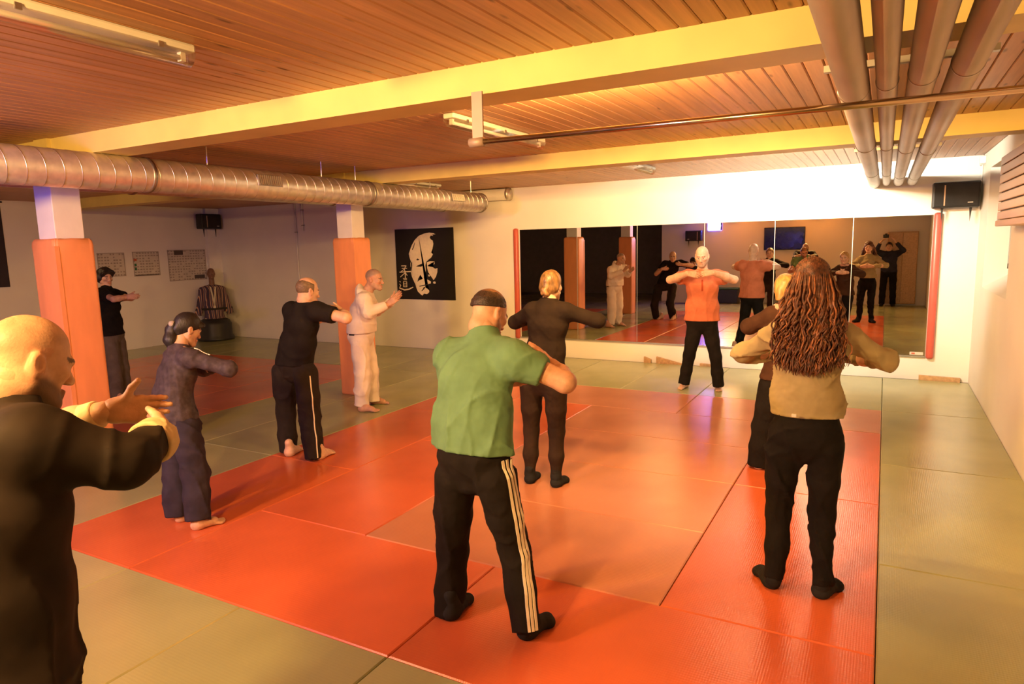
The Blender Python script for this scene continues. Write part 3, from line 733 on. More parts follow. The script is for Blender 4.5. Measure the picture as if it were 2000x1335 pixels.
def solid(prims, h, cuts=(), noise=None):
    """-> vertices, quads of the smooth union"""
    los, his = zip(*[p_box(p) for p in prims if p['op'] == 'add'])
    lo = np.min(los, 0)-4*h-0.01; hi = np.max(his, 0)+4*h+0.01
    n = np.ceil((hi-lo)/h).astype(int)+1
    ax = [(lo[i]+h*np.arange(n[i])).astype(F32) for i in range(3)]
    vol = np.full(n, 1.0, F32)
    for p in prims:
        a, b = p_box(p); mg = p['k']+3*h+0.004
        i0 = np.maximum(((a-mg-lo)/h).astype(int), 0); i1 = np.minimum(((b+mg-lo)/h).astype(int)+2, n)
        if np.any(i1 <= i0): continue
        sl = tuple(slice(i0[i], i1[i]) for i in range(3))
        x = ax[0][sl[0]][:, None, None]; y = ax[1][sl[1]][None, :, None]; z = ax[2][sl[2]][None, None, :]
        d = p_dist(p, x, y, z)
        if p['op'] == 'add': vol[sl] = smin(vol[sl], d, p['k'])
        else: vol[sl] = -smin(-vol[sl], d, p['k'])
    X, Y, Z = ax[0][:, None, None], ax[1][None, :, None], ax[2][None, None, :]
    if noise is not None:
        m = np.argwhere(np.abs(vol) < 0.06)
        if len(m):
            vol[m[:, 0], m[:, 1], m[:, 2]] += noise(ax[0][m[:, 0]], ax[1][m[:, 1]], ax[2][m[:, 2]])
    for (pt, nn) in cuts:
        nn = unit(nn)
        vol = np.maximum(vol, (X-F32(pt[0]))*F32(nn[0])+(Y-F32(pt[1]))*F32(nn[1])+(Z-F32(pt[2]))*F32(nn[2]))
    return nets(vol.astype(F32), lo, h)
def nets(vol, lo, h):
    s = vol < 0
    c = np.zeros(tuple(np.array(vol.shape)-1), np.int8)
    for i in (0, 1):
        for j in (0, 1):
            for k in (0, 1):
                c += s[i:s.shape[0]-1+i, j:s.shape[1]-1+j, k:s.shape[2]-1+k]
    act = (c > 0) & (c < 8)
    idx = np.argwhere(act)
    ids = np.full(c.shape, -1, np.int32); ids[act] = np.arange(len(idx))
    acc = np.zeros((len(idx), 3)); cnt = np.zeros(len(idx))
    cor = [(i, j, k) for i in (0, 1) for j in (0, 1) for k in (0, 1)]
    vals = {q: vol[idx[:, 0]+q[0], idx[:, 1]+q[1], idx[:, 2]+q[2]] for q in cor}
    for q in cor:
        for a in range(3):
            if q[a]: continue
            q2 = list(q); q2[a] = 1; q2 = tuple(q2)
            v0, v1 = vals[q], vals[q2]; m = (v0 < 0) != (v1 < 0)
            t = v0[m]/(v0[m]-v1[m])
            p = np.tile(np.array(q, float), (m.sum(), 1)); p[:, a] += t
            acc[m] += p; cnt[m] += 1
    V = lo+h*(idx+acc/cnt[:, None])
    Q = []
    for a in range(3):
        b, d = (a+1) % 3, (a+2) % 3
        s0 = [slice(None)]*3; s1 = [slice(None)]*3; s0[a] = slice(0, -1); s1[a] = slice(1, None)
        e0, e1 = s[tuple(s0)], s[tuple(s1)]
        E = np.argwhere(e0 != e1)
        E = E[(E[:, b] > 0) & (E[:, d] > 0) & (E[:, b] < c.shape[b]) & (E[:, d] < c.shape[d])]
        if not len(E): continue
        flip = e0[E[:, 0], E[:, 1], E[:, 2]]
        def g(ob, od):
            I = E.copy(); I[:, b] -= ob; I[:, d] -= od; return ids[I[:, 0], I[:, 1], I[:, 2]]
        q = np.stack([g(1, 1), g(0, 1), g(0, 0), g(1, 0)], 1)
        q[~flip] = q[~flip][:, ::-1]
        Q.append(q)
    Q = np.concatenate(Q); Q = Q[(Q >= 0).all(1)]
    return V, Q
def join(parts):
    V, Q, C = [], [], []; b = 0
    for v, q, c in parts:
        V.append(v); Q.append(q+b); b += len(v)
        C.append(np.tile(np.asarray(c, float), (len(v), 1)) if np.ndim(c) == 1 else c)
    return np.concatenate(V), np.concatenate(Q), np.concatenate(C)

def frame(fwd, up_hint=(0, 0, 1), roll=0.0):
    y = unit(fwd); x = unit(np.cross(y, up_hint)); z = np.cross(x, y)
    if roll:
        c, s = math.cos(roll), math.sin(roll); x, z = c*x+s*z, -s*x+c*z
    return np.stack([x, y, z], 1)          # columns are the axes

# ---- head -----------------------------------------------------------------
def head_prims(fem=False, neck=0.055):
    q = []
    q.append(ell((0, -0.012, 0.034), (0.076, 0.097, 0.086), 0.02))
    q.append(ell((0, 0.028, -0.028), (0.060, 0.064, 0.080), 0.03))
    j = 0.024 if fem else 0.027
    for s in (-1, 1):
        q.append(cap((s*0.050, 0.0, -0.055), (s*0.018, 0.072, -0.100), j, j*0.85, 0.03))
        q.append(ell((s*0.040, 0.062, -0.018), (0.024, 0.024, 0.022), 0.02))
    q.append(ell((0, 0.084, -0.104), (0.022, 0.018, 0.017), 0.02))
    q.append(cap((-0.034, 0.082, 0.016), (0.034, 0.082, 0.016), 0.012, 0.012, 0.018))
    for s in (-1, 1):
        q.append(ell((s*0.031, 0.106, -0.003), (0.017, 0.018, 0.012), 0.012, op='sub'))
        q.append(ell((s*0.031, 0.0775, -0.004), (0.0135, 0.0135, 0.0125), 0.004))
    q.append(cap((0, 0.088, 0.004), (0, 0.112, -0.034), 0.008, 0.0125, 0.012))
    for s in (-1, 1): q.append(ell((s*0.012, 0.103, -0.040), (0.008, 0.010, 0.007), 0.008))
    q.append(cap((-0.018, 0.094, -0.066), (0.018, 0.094, -0.066), 0.0065, 0.0065, 0.008))
    q.append(cap((-0.015, 0.093, -0.078), (0.015, 0.093, -0.078), 0.0075, 0.0075, 0.008))
    for s in (-1, 1):
        a = 0.25; R = np.array([[1, 0, 0], [0, math.cos(a), math.sin(a)], [0, -math.sin(a), math.cos(a)]])
        q.append(ell((s*0.079, -0.012, -0.008), (0.011, 0.020, 0.034), 0.008, R))
        q.append(ell((s*0.090, -0.008, -0.004), (0.008, 0.010, 0.019), 0.006, R, op='sub'))
    q.append(cap((0, -0.022, -0.05), (0, -0.030, -0.085), neck, neck*0.98, 0.03))
    return q
def head_mesh(pos, Rm, skin, h=0.0045, scale=0.96, fem=False, beard=None, beard_amt=0.6, buzz=None, buzz_top=1.0, brow=(0.05, 0.03, 0.02), neck=0.055):
    V, Q = solid(head_prims(fem, neck), h)
    x, y, z = V.T; skin = np.array(skin); C = np.tile(skin, (len(V), 1))
    def blend(m, col):
        m = np.clip(m, 0, 1)[:, None]; C[:] = C*(1-m)+np.array(col)*m
    warm = skin*np.array([1.0, 0.80, 0.75])
    blend(0.5*np.exp(-(((np.abs(x)-0.04)/0.02)**2+((z+0.025)/0.02)**2))*(y > 0.04), warm)
    blend(0.6*((np.abs(x) > 0.072) & (np.abs(z+0.01) < 0.05)), warm)
    blend(0.8*((np.abs(z+0.0715) < 0.0125) & (np.abs(x) < 0.024) & (y > 0.085)), skin*np.array([0.85, 0.55, 0.5]))
    blend(0.85*((np.abs(z-0.021) < 0.006) & (np.abs(np.abs(x)-0.031) < 0.019) & (y > 0.06)), brow)
    for s in (-1, 1):
        d = np.sqrt((x-s*0.031)**2+(y-0.0775)**2+(z+0.004)**2)
        blend(((d < 0.0145) & (y > 0.083) & (np.abs(z+0.005) < 0.007)).astype(float), (0.62, 0.58, 0.52))
        blend(((np.hypot(x-s*0.031, z+0.004) < 0.006) & (y > 0.08)).astype(float), (0.05, 0.03, 0.02))
        blend(((np.abs(z-0.0045) < 0.003) & (np.abs(x-s*0.031) < 0.015) & (y > 0.072)).astype(float)*0.6, skin*0.35)
    if beard is not None:
        st = lambda v: np.clip(v, 0, 1)**2*(3-2*np.clip(v, 0, 1))
        zb_ = -0.026-0.38*np.clip(y-0.02, 0, 0.07)
        m = st((zb_-z)/0.022)*st((y+0.02)/0.03)*(1-0.85*np.exp(-((z+0.0715)/0.009)**2-(x/0.02)**2)*(y > 0.08))
        m = np.maximum(m, 0.9*np.exp(-((z+0.055)/0.006)**2)*st((0.03-np.abs(x))/0.012)*(y > 0.075))
        blend(beard_amt*m, beard)
    if buzz is not None:
        line = 0.035+0.5*(y+0.0)*0.9
        m = np.clip((z-np.maximum(line, -0.07))/0.02, 0, 1)*(y < 0.085)
        top = np.clip((z-0.075)/0.02, 0, 1)*(y > -0.07)
        blend(m*(1-(1-buzz_top)*top)*0.75, buzz)
    return pos+(V*scale)@Rm.T, Q, C
def hair_shell(prims, pos, Rm, h=0.006, scale=0.96, cuts=(), amp=0.004, seed=3, f=60, stretch=(1, 1, 0.25)):
    V, Q = solid(prims, h, cuts, lumps(seed, amp, f, stretch))
    return pos+(V*scale)@Rm.T, Q

# ---- hand -----------------------------------------------------------------
def hand_prims(curl=0.35, spread=0.0, thumb=0.6, per=None):
    """fingers along +y, palm facing +z, thumb on +x"""
    q = [cap((0, -0.035, 0), (0, 0.012, 0), 0.019, 0.021, 0.015, (1, 0, 0), 1.35)]
    xs_ = (0.030, 0.0105, -0.0095, -0.0285); ln = (0.070, 0.078, 0.072, 0.057); ra = (0.0088, 0.009, 0.0086, 0.0076)
    for i in range(4):
        by = 0.086-abs(i-1.2)*0.005
        q.append(cap((xs_[i]*0.62, 0.008, 0), (xs_[i], by, 0), 0.0145, 0.0118, 0.016))
        c = curl if per is None else per[i]; a = c*0.8; p = np.array([xs_[i], by, 0.0]); dx = spread*(1.2-i)*0.10
        for s_, (fr, da) in enumerate(((0.45, 0.0), (0.31, 1.1*c), (0.24, 0.8*c))):
            a += da; d = unit((dx, math.cos(a), math.sin(a))); n2 = p+d*ln[i]*fr
            q.append(cap(p, n2, ra[i]*(1-0.07*s_), ra[i]*(0.93-0.08*s_), 0.005)); p = n2
    q.append(cap((0.014, 0.012, 0.006), (0.034, 0.045, 0.010), 0.017, 0.0125, 0.014))
    b0 = np.array([0.034, 0.045, 0.010]); d1 = unit((math.sin(thumb), math.cos(thumb), 0.25)); b1 = b0+d1*0.034
    d2 = unit((math.sin(thumb*0.75), math.cos(thumb*0.75), 0.3)); b2 = b1+d2*0.028
    q += [cap(b0, b1, 0.0118, 0.0102, 0.006), cap(b1, b2, 0.0102, 0.0082, 0.005)]
    return q
_hand_cache = {}
def hand_mesh(wrist, fdir, palm, right, skin, h=0.0042, scale=1.0, **kw):
    key = (h, tuple(sorted((k, tuple(v) if hasattr(v, '__len__') else v) for k, v in kw.items())))
    if key not in _hand_cache: _hand_cache[key] = solid(hand_prims(**kw), h)
    V, Q = _hand_cache[key]
    y = unit(fdir); n = unit(np.asarray(palm, float)-np.dot(palm, y)*y); x = np.cross(y, n)*(1 if right else -1)
    Rm = np.stack([x, y, n], 1)
    if np.linalg.det(Rm) < 0: Q = Q[:, ::-1]
    c = np.tile(np.array(skin), (len(V), 1))
    tip = np.clip((V[:, 1]-0.10)/0.07, 0, 1)[:, None]*0.35
    c = c*(1-tip)+c*np.array([1.0, 0.82, 0.78])*tip
    return wrist+(V*scale)@Rm.T, Q, c
# ---- foot -----------------------------------------------------------------
def foot_prims(toes=True):
    q = [ell((0, -0.045, 0.032), (0.033, 0.036, 0.033), 0.02), cap((0, -0.03, 0.032), (0.004, 0.085, 0.026), 0.034, 0.025, 0.03, (1, 0, 0), 1.35),
         cap((0, -0.035, 0.12), (0, -0.02, 0.045), 0.034, 0.036, 0.03), cap((0, -0.01, 0.075), (0.008, 0.08, 0.03), 0.028, 0.02, 0.03)]
    if toes:
        for i, (x, l, r) in enumerate(((0.026, 0.150, 0.0135), (0.010, 0.153, 0.0105), (-0.005, 0.147, 0.0100), (-0.018, 0.138, 0.0096), (-0.030, 0.126, 0.0094))):
            q.append(cap((x*0.9, 0.085, 0.020), (x, l, r+0.001), r*1.05, r, 0.008))
    else:
        q.append(cap((-0.012, 0.10, 0.022), (0.016, 0.115, 0.022), 0.024, 0.026, 0.03))
    return q
_foot_cache = {}
def foot_mesh(heel, toe, right, col, toes=True, h=0.006, size=None, lift=0.0):
    key = (toes, h)
    if key not in _foot_cache: _foot_cache[key] = solid(foot_prims(toes), h, cuts=[((0, 0, 0.0), (0, 0, -1))])
    V, Q = _foot_cache[key]
    heel, toe = np.asarray(heel, float), np.asarray(toe, float)
    d = toe-heel; L_ = np.linalg.norm(d[:2]); y = unit((d[0], d[1], 0)); x = np.array([y[1], -y[0], 0])
    if right: x = -x
    s = (size or 0.25)/0.245
    Rm = np.stack([x, y, A3(0, 0, 1)], 1)
    if np.linalg.det(Rm) < 0: Q = Q[:, ::-1]
    o = np.array([heel[0], heel[1], lift])+y*0.08*s
    return o+(V*s)@Rm.T, Q, np.array(col)

class Fig:
    def __init__(s, base, h):
        s.base = A3(base[0], base[1], 0); s.h = unit((h[0], h[1], 0)); s.l = np.array([s.h[1], -s.h[0], 0]); s.dep = float(np.dot(s.base-CAM, CF))
    def c(s, px, py, off=0.0): return on_plane(px, py, s.h, s.base+s.h*off)
    def s(s, px, py, off=0.0): return on_plane(px, py, s.l, s.base+s.l*off)
    def d(s, px, py, off=0.0): return D(px, py, s.dep+off)
    def loc(s, x, y, z): return s.base+s.l*x+s.h*y+A3(0, 0, z)

FIGLOG = []
def build_person(fig, J, label, skin, head, top, bot, hands, feet, name='person', res=0.010):
    """J: joints; top/bot: clothing settings; returns root and a dict of parts"""
    root = empty(name, tuple(fig.base)); tag(root, label, 'person')
    off = fig.base
    def emit(nm, V, Q, m, cols=None, parent=root): return np_mesh(nm, V-off, Q, m, parent, cols)
    N, C_, W, H = J['N'], J['C'], J['W'], J['H']
    ls = unit(J['SR']-J['SL']); lh = unit(J['HR']-J['HL'])
    lw = unit(ls+lh)
    up = unit(C_-W)
    ua = [np.linalg.norm(J['E'+q]-J['S'+q]) for q in 'LR']; fa = [np.linalg.norm(J['W'+q]-J['E'+q]) for q in 'LR']
    th = [np.linalg.norm(J['K'+q]-J['H'+q]) for q in 'LR']; sh = [np.linalg.norm(J['A'+q]-J['K'+q]) for q in 'LR']
    FIGLOG.append((label[:30], 'ua', np.round(ua, 2), 'fa', np.round(fa, 2), 'th', np.round(th, 2), 'sh', np.round(sh, 2), 'shw', round(float(np.linalg.norm(J['SR']-J['SL'])), 2), 'headz', round(float(J['head'][2]), 2)))
    # --- body (one skin mesh)
    Rh = frame(J['face'], J.get('headup', (0, 0, 1)), J.get('roll', 0.0))
    rc, wc = top['rc']; rw, ww = top['rw']; rh, wh = top['rh']
    a0, a1, a2 = J.get('arm', (0.046, 0.040, 0.029))
    body = [cap(H, W, rh*0.8, rw*0.8, 0.05, lh, wh), cap(W, C_, rw*0.8, rc*0.82, 0.05, lw, ww), cap(C_, C_+up*0.06, rc*0.8, rc*0.7, 0.05, ls, wc),
            cap(N-unit(J['head']-N)*0.03, J['head']+Rh@A3(0, -0.022, -0.045), head.get('neck', 0.055)*1.04, head.get('neck', 0.055)*0.97, 0.03)]
    for q in 'LR':
        body += [cap(N, J['S'+q], 0.045, 0.045, 0.04), cap(J['S'+q], J['E'+q], a0, a1, 0.03), cap(J['E'+q], J['E'+q]*0.6+J['W'+q]*0.4, a1, a1*1.04, 0.02), cap(J['E'+q]*0.6+J['W'+q]*0.4, J['W'+q], a1*1.0, a2, 0.02),
                 cap(J['H'+q], J['K'+q], 0.07, 0.048, 0.04), cap(J['K'+q], J['A'+q], 0.045, 0.033, 0.03)]
    parts = []
    v, q_ = solid(body, min(res, 0.009)); parts.append((v, q_, np.array(skin)))
    hp = {k: head[k] for k in head if k in ('scale', 'fem', 'beard', 'beard_amt', 'buzz', 'buzz_top', 'brow', 'neck', 'h')}
    parts.append(head_mesh(J['head'], Rh, skin, **hp))
    for q in 'LR':
        if hands.get(q): 
            hk = dict(hands[q]); fd = hk.pop('dir'); pm = hk.pop('palm')
            parts.append(hand_mesh(J['W'+q]+unit(fd)*0.012, fd, pm, q == 'R', skin, **hk))
        f = feet[q]
        if feet.get('bare', True): parts.append(foot_mesh(f[0], f[1], q == 'R', skin, True, size=feet.get('size')))
    V, Q, C = join(parts)
    skm = mat('skin', (1, 1, 1), 0.52, var=0.16, scale=32, attr=True, spec=0.35, bump=0.25, bscale=180, bdist=0.002)
    emit('body', V, Q, skm, C)
    out = dict(root=root, Rh=Rh, emit=emit, head=J['head'])
    # --- upper garment
    t0, t1, t2 = top['arm']
    P_ = [cap(H-unit(W-H)*top.get('drop', 0.12), H, rh*1.0, rh, 0.05, lh, wh), cap(H, W, rh, rw, 0.06, lh, wh), cap(W, C_, rw, rc, 0.06, lw, ww), cap(C_, C_+up*top.get('up', 0.07), rc, rc*0.80, 0.06, ls, wc)]
    for q in 'LR':
        t0, t1, t2 = top.get('arm'+q, top['arm'])
        P_ += [cap(N-up*0.02, J['S'+q], 0.052, t0*0.97, 0.05)]
        fr = top['sleeve']
        if fr <= 1.0:
            e = J['S'+q]+(J['E'+q]-J['S'+q])*fr
            P_.append(cap(J['S'+q], e, t0, t1, 0.045, fb=True))
        else:
            P_.append(cap(J['S'+q], J['E'+q], t0, t1, 0.045))
            P_.append(cap(J['E'+q], J['E'+q]+(J['W'+q]-J['E'+q])*(fr-1.0), t1, t2, 0.03, fb=True))
    P_ += top.get('extra', [])
    cuts = [(top['hem'], top.get('hem_n', -unit(W-H)))]+top.get('cuts', [])
    if top.get('collar', True): P_.append(cap(N-up*0.05, N+unit(J['head']+Rh@A3(0, -0.022, -0.045)-N)*top.get('collar_h', 0.035), top.get('collar_b', 0.090), top.get('collar_r', 0.064), 0.035, fb=True))
    v, q_ = solid(P_, top.get('res', res), cuts, wrinkle(top.get('seed', 1), top.get('amp', 0.006), top.get('f', 16), top.get('st', (1, 1, 0.8))))
    out['top'] = emit(top['name'], v, q_, top['mat'])
    # --- trousers
    hz = bot['hem']
    r0, w0 = bot['hip']; ra, rb, rk, rd = bot['r']       # thigh top, mid-thigh, knee, hem
    B_ = [cap(W*0.8+H*0.2, H, r0*0.88, r0, 0.05, lh, w0), cap(H, (J['HL']+J['HR'])/2, r0, r0*0.70, 0.04, lh, w0)]
    for q in 'LR':
        Hq, K, A_ = J['H'+q], J['K'+q], J['A'+q]
        m_ = Hq*0.5+K*0.5
        B_ += [cap(Hq, m_, ra, rb, 0.022), cap(m_, K, rb, rk, 0.02), cap(K, K*0.45+A_*0.55, rk, bot.get('calf', rk*0.5+rd*0.5), 0.03)]
        e = A_+unit(A_-K)*bot.get('ext', 0.0)
        B_.append(cap(K*0.45+A_*0.55, e, bot.get('calf', rk*0.5+rd*0.5), rd, 0.03, fb=True))
    B_ += bot.get('extra', [])
    v, q_ = solid(B_, bot.get('res', res), [((W*0.7+H*0.3), up), (A3(0, 0, 0.012), A3(0, 0, -1))], wrinkle(bot.get('seed', 2), bot.get('amp', 0.006), bot.get('f', 15), bot.get('st', (1, 1, 0.55))))
    out['bot'] = emit(bot['name'], v, q_, bot['mat']); out['bot_prims'] = B_; out['top_prims'] = P_
    out['bot_noise'] = wrinkle(bot.get('seed', 2), bot.get('amp', 0.006), bot.get('f', 15), bot.get('st', (1, 1, 0.55)))
    out['top_noise'] = wrinkle(top.get('seed', 1), top.get('amp', 0.006), top.get('f', 16), top.get('st', (1, 1, 0.8)))
    if not feet.get('bare', True):
        for q in 'LR':
            v, q_, _ = foot_mesh(feet[q][0], feet[q][1], q == 'R', (1, 1, 1), False, size=feet.get('size', 0.255))
            K, A_ = J['K'+q], J['A'+q]
            v2, q2 = solid([cap(A_, A3(A_[0], A_[1], 0.05), 0.040, 0.038, 0.02), cap(A_, A_+unit(K-A_)*0.08, 0.042, 0.044, 0.02)], 0.008)
            V, Q, C = join([(v, q_, A3(1, 1, 1)), (v2, q2, A3(1, 1, 1))])
            emit('sock', V, Q, feet['sock'])
    return out
def surf_strip(prims, path, dirs, width, lift=0.004, noise=None):
    """ribbon laid on a cloth surface: path points are pushed outwards along dirs until they leave the solid"""
    pts = []
    for p, d in zip(path, dirs):
        d = unit(d); t = np.linspace(0, 0.4, 200)
        q = p[None]+t[:, None]*d[None]
        dd = np.full(len(t), 1.0, F32)
        for pr in prims: dd = smin(dd, p_dist(pr, q[:, 0].astype(F32), q[:, 1].astype(F32), q[:, 2].astype(F32)).astype(F32), pr['k'])
        if noise is not None: dd = dd+noise(q[:, 0].astype(F32), q[:, 1].astype(F32), q[:, 2].astype(F32))
        inside = np.where(dd < 0)[0]
        i = inside[-1]+1 if len(inside) else 0
        pts.append((q[min(i, len(t)-1)]+d*lift, d))
    vs, fs = [], []
    for i, (p, d) in enumerate(pts):
        a = pts[max(i-1, 0)][0]; b = pts[min(i+1, len(pts)-1)][0]
        sd = unit(np.cross(unit(b-a), d)); vs += [p-sd*width/2, p+sd*width/2, p+sd*width/2-d*0.006, p-sd*width/2-d*0.006]
    n = len(pts)
    for i in range(n-1):
        o, k = i*4, (i+1)*4
        fs += [(o, o+1, k+1, k), (o+1, o+2, k+2, k+1), (o+2, o+3, k+3, k+2), (o+3, o, k, k+3)]
    fs += [(3, 2, 1, 0), ((n-1)*4, (n-1)*4+1, (n-1)*4+2, (n-1)*4+3)]
    return vs, fs

# ------------------------------------------------------------------ the people
def cloth(name, color, rough=0.9, var=0.25, scale=9, bump=0.5, bscale=22): return mat(name, color, rough, var=var, scale=scale, bump=bump, bscale=bscale, spec=0.12, bdist=0.012)
SK1, SK2, SK3 = (0.66, 0.40, 0.27), (0.60, 0.36, 0.24), (0.52, 0.29, 0.185)
Z = A3(0, 0, 1)
def lerp(a, b, t): return a+(b-a)*t
def floor_pair(a, b): return (on_floor(*a), on_floor(*b))
BLACK = cloth('cloth_black', (0.011, 0.009, 0.008))
BLACK2 = cloth('cloth_black_worn', (0.014, 0.011, 0.009))
SOCK = cloth('sock_black', (0.020, 0.020, 0.020), 0.9)

# --- woman with long curly hair
f = Fig((-0.38, -4.54), (-0.10, 1)); c = f.c
J = dict(head=c(1586, 551, 0.05), face=f.h+A3(0, 0, -0.10), N=c(1583, 622, 0.0), C=c(1580, 690, 0.0), W=c(1574, 775, 0.0), H=c(1570, 850, -0.01),
    SL=c(1524, 645, 0.0), SR=c(1645, 650, 0.0), EL=c(1450, 692, 0.16), ER=c(1732, 704, 0.12), WL=c(1543, 690, 0.32), WR=c(1630, 692, 0.32),
    HL=c(1531, 872, -0.01), HR=c(1612, 874, -0.01), KL=c(1522, 1000, 0.05), KR=c(1606, 1003, 0.05), AL=c(1511, 1125, -0.02), AR=c(1605, 1138, -0.02))
olive = cloth('cloth_olive', (0.33, 0.27, 0.145), var=0.15)
P = build_person(f, J, 'woman with long curly brown hair in an olive shirt and black trousers', SK1, dict(fem=True, neck=0.05, scale=0.95),
    dict(name='shirt', mat=olive, rc=(0.108, 1.52), rw=(0.104, 1.46), rh=(0.121, 1.48), arm=(0.060, 0.054, 0.042), sleeve=1.95, hem=c(1570, 808, 0.0), hem_n=A3(0, 0, -1), amp=0.014, f=19, seed=5, res=0.008),
    dict(name='trousers', mat=BLACK, hip=(0.114, 1.48), r=(0.090, 0.077, 0.064, 0.053), hem=0.06, amp=0.010, f=19, seed=6, ext=0.015, res=0.009),
    dict(L=dict(dir=f.l+f.h*0.1, palm=-f.h, curl=0.3), R=dict(dir=-f.l+f.h*0.1, palm=-f.h, curl=0.3)),
    dict(bare=False, sock=SOCK, L=floor_pair((1515, 1154), (1480, 1119)), R=floor_pair((1592, 1170), (1643, 1146))))
mesh_obj('zip_pull', *(lambda b: (b.v, b.f))(MB().bbox(-0.012, 0.012, -0.006, 0.006, -0.008, 0.008, 0.003)), M['paper'], P['root'], loc=tuple(c(1551, 811, -0.190)-f.base))
# curly hair: a soft core and a few hundred wavy locks
hairA = mat('hair_auburn', (0.105, 0.034, 0.013), 0.55, var=0.75, scale=60, spec=0.5, bump=0.5, bscale=140)
hairA2 = mat('hair_auburn_light', (0.25, 0.085, 0.028), 0.40, var=0.6, scale=50, spec=0.5)
hc = J['head']; bk = -f.h
def hp_(px, py, off): return c(px, py, off)
core = [ell(hc+Z*0.035-f.h*0.012, (0.084, 0.106, 0.092), 0.03, np.stack([f.l, f.h, Z])),
        cap(hc+bk*0.045-Z*0.02, hp_(1582, 640, -0.085), 0.078, 0.055, 0.04, f.l, 1.3), cap(hp_(1582, 640, -0.09), hp_(1581, 690, -0.118), 0.046, 0.034, 0.04, f.l, 2.6), cap(hp_(1581, 690, -0.118), hp_(1580, 712, -0.125), 0.034, 0.022, 0.04, f.l, 3.2)]
v, q = solid(core, 0.008, [(hc+f.h*0.075+Z*0.03, f.h-Z*0.6)], lumps(11, 0.010, 55, (1, 1, 0.3)))
P['emit']('hair', v, q, hairA)
def locks(n, m, name, seed, r0):
    r = np.random.default_rng(seed); mb = MB()
    for i in range(n):
        u = r.uniform(-1, 1); ang = u*1.35; lay = r.random()
        st = hc+Z*(0.075*r.random()-0.015)+f.l*0.086*math.sin(ang)-f.h*(0.014+0.102*math.cos(ang))
        fall = 1-0.75*r.random()**1.6
        end = hp_(1581+u*70+6*r.normal(), 632+fall*104-abs(u)**2*22, -0.158-0.045*lay+0.055*u*u)
        mid = lerp(st, end, 0.42)+bk*(0.030+0.02*lay-0.02*abs(u))+f.l*u*0.022+r.normal(size=3)*0.006
        ph, fq, am = r.uniform(0, 6.28), r.uniform(3.0, 8.0), r.uniform(0.004, 0.015)
        pts, rs = [], []
        for k in range(22):
            t = k/21
            p = (1-t)**2*st+2*t*(1-t)*mid+t*t*end
            g = am*min(1, max(0, t*1.5-0.15)); p = p+f.l*g*math.sin(ph+t*fq*6.28*0.75)+f.h*g*0.8*math.cos(ph+t*fq*6.28*0.75)
            pts.append(p-f.base); rs.append(r0*(0.75+0.5*math.sin(math.pi*min(1, t*1.05))))
        rs[-1] = 0.001
        mb.tube(pts, rs, 5)
    tag(mb.build(name, m, P['root'], True), kind='stuff')
def crown(n, m, name, seed):
    r = np.random.default_rng(seed); mb = MB(); cc = hc+Z*0.035-f.h*0.012; rad = A3(0.087, 0.109, 0.095)
    for i in range(n):
        u = r.uniform(-1, 1); a0, a1 = math.radians(25+20*abs(u)), math.radians(168)
        pts = []
        for k in range(12):
            a = lerp(a0, a1, k/11); sx = u*(1-0.55*(k/11))*1.0
            v_ = A3(math.sin(sx*1.25), math.cos(a)*math.cos(sx*1.25), math.sin(a)*math.cos(sx*1.25)*(1-0.35*abs(u)))
            v_ = unit(v_)+r.normal(size=3)*0.006
            pts.append(cc+f.l*v_[0]*rad[0]+f.h*v_[1]*rad[1]+Z*v_[2]*rad[2]-f.base)
        mb.tube(pts, [0.0012]+[0.0032]*10+[0.0015], 5)
    tag(mb.build(name, m, P['root'], True), kind='stuff')
crown(110, hairA, 'crown_hair', 31)
locks(330, hairA, 'curly_locks', 21, 0.0052)
locks(170, hairA2, 'light_locks', 22, 0.0044)
mb = MB(); 
for s in (-1, 1):
    mb.tube([(hc+f.l*s*0.086+Z*0.02-f.h*0.0-f.base), (hc+f.l*s*0.075-f.h*0.075+Z*0.012-f.base), (hc-f.h*0.121+Z*0.0-f.base)], [0.014, 0.013, 0.009], 8)
mb.build('hair_twist', hairA, P['root'], True)

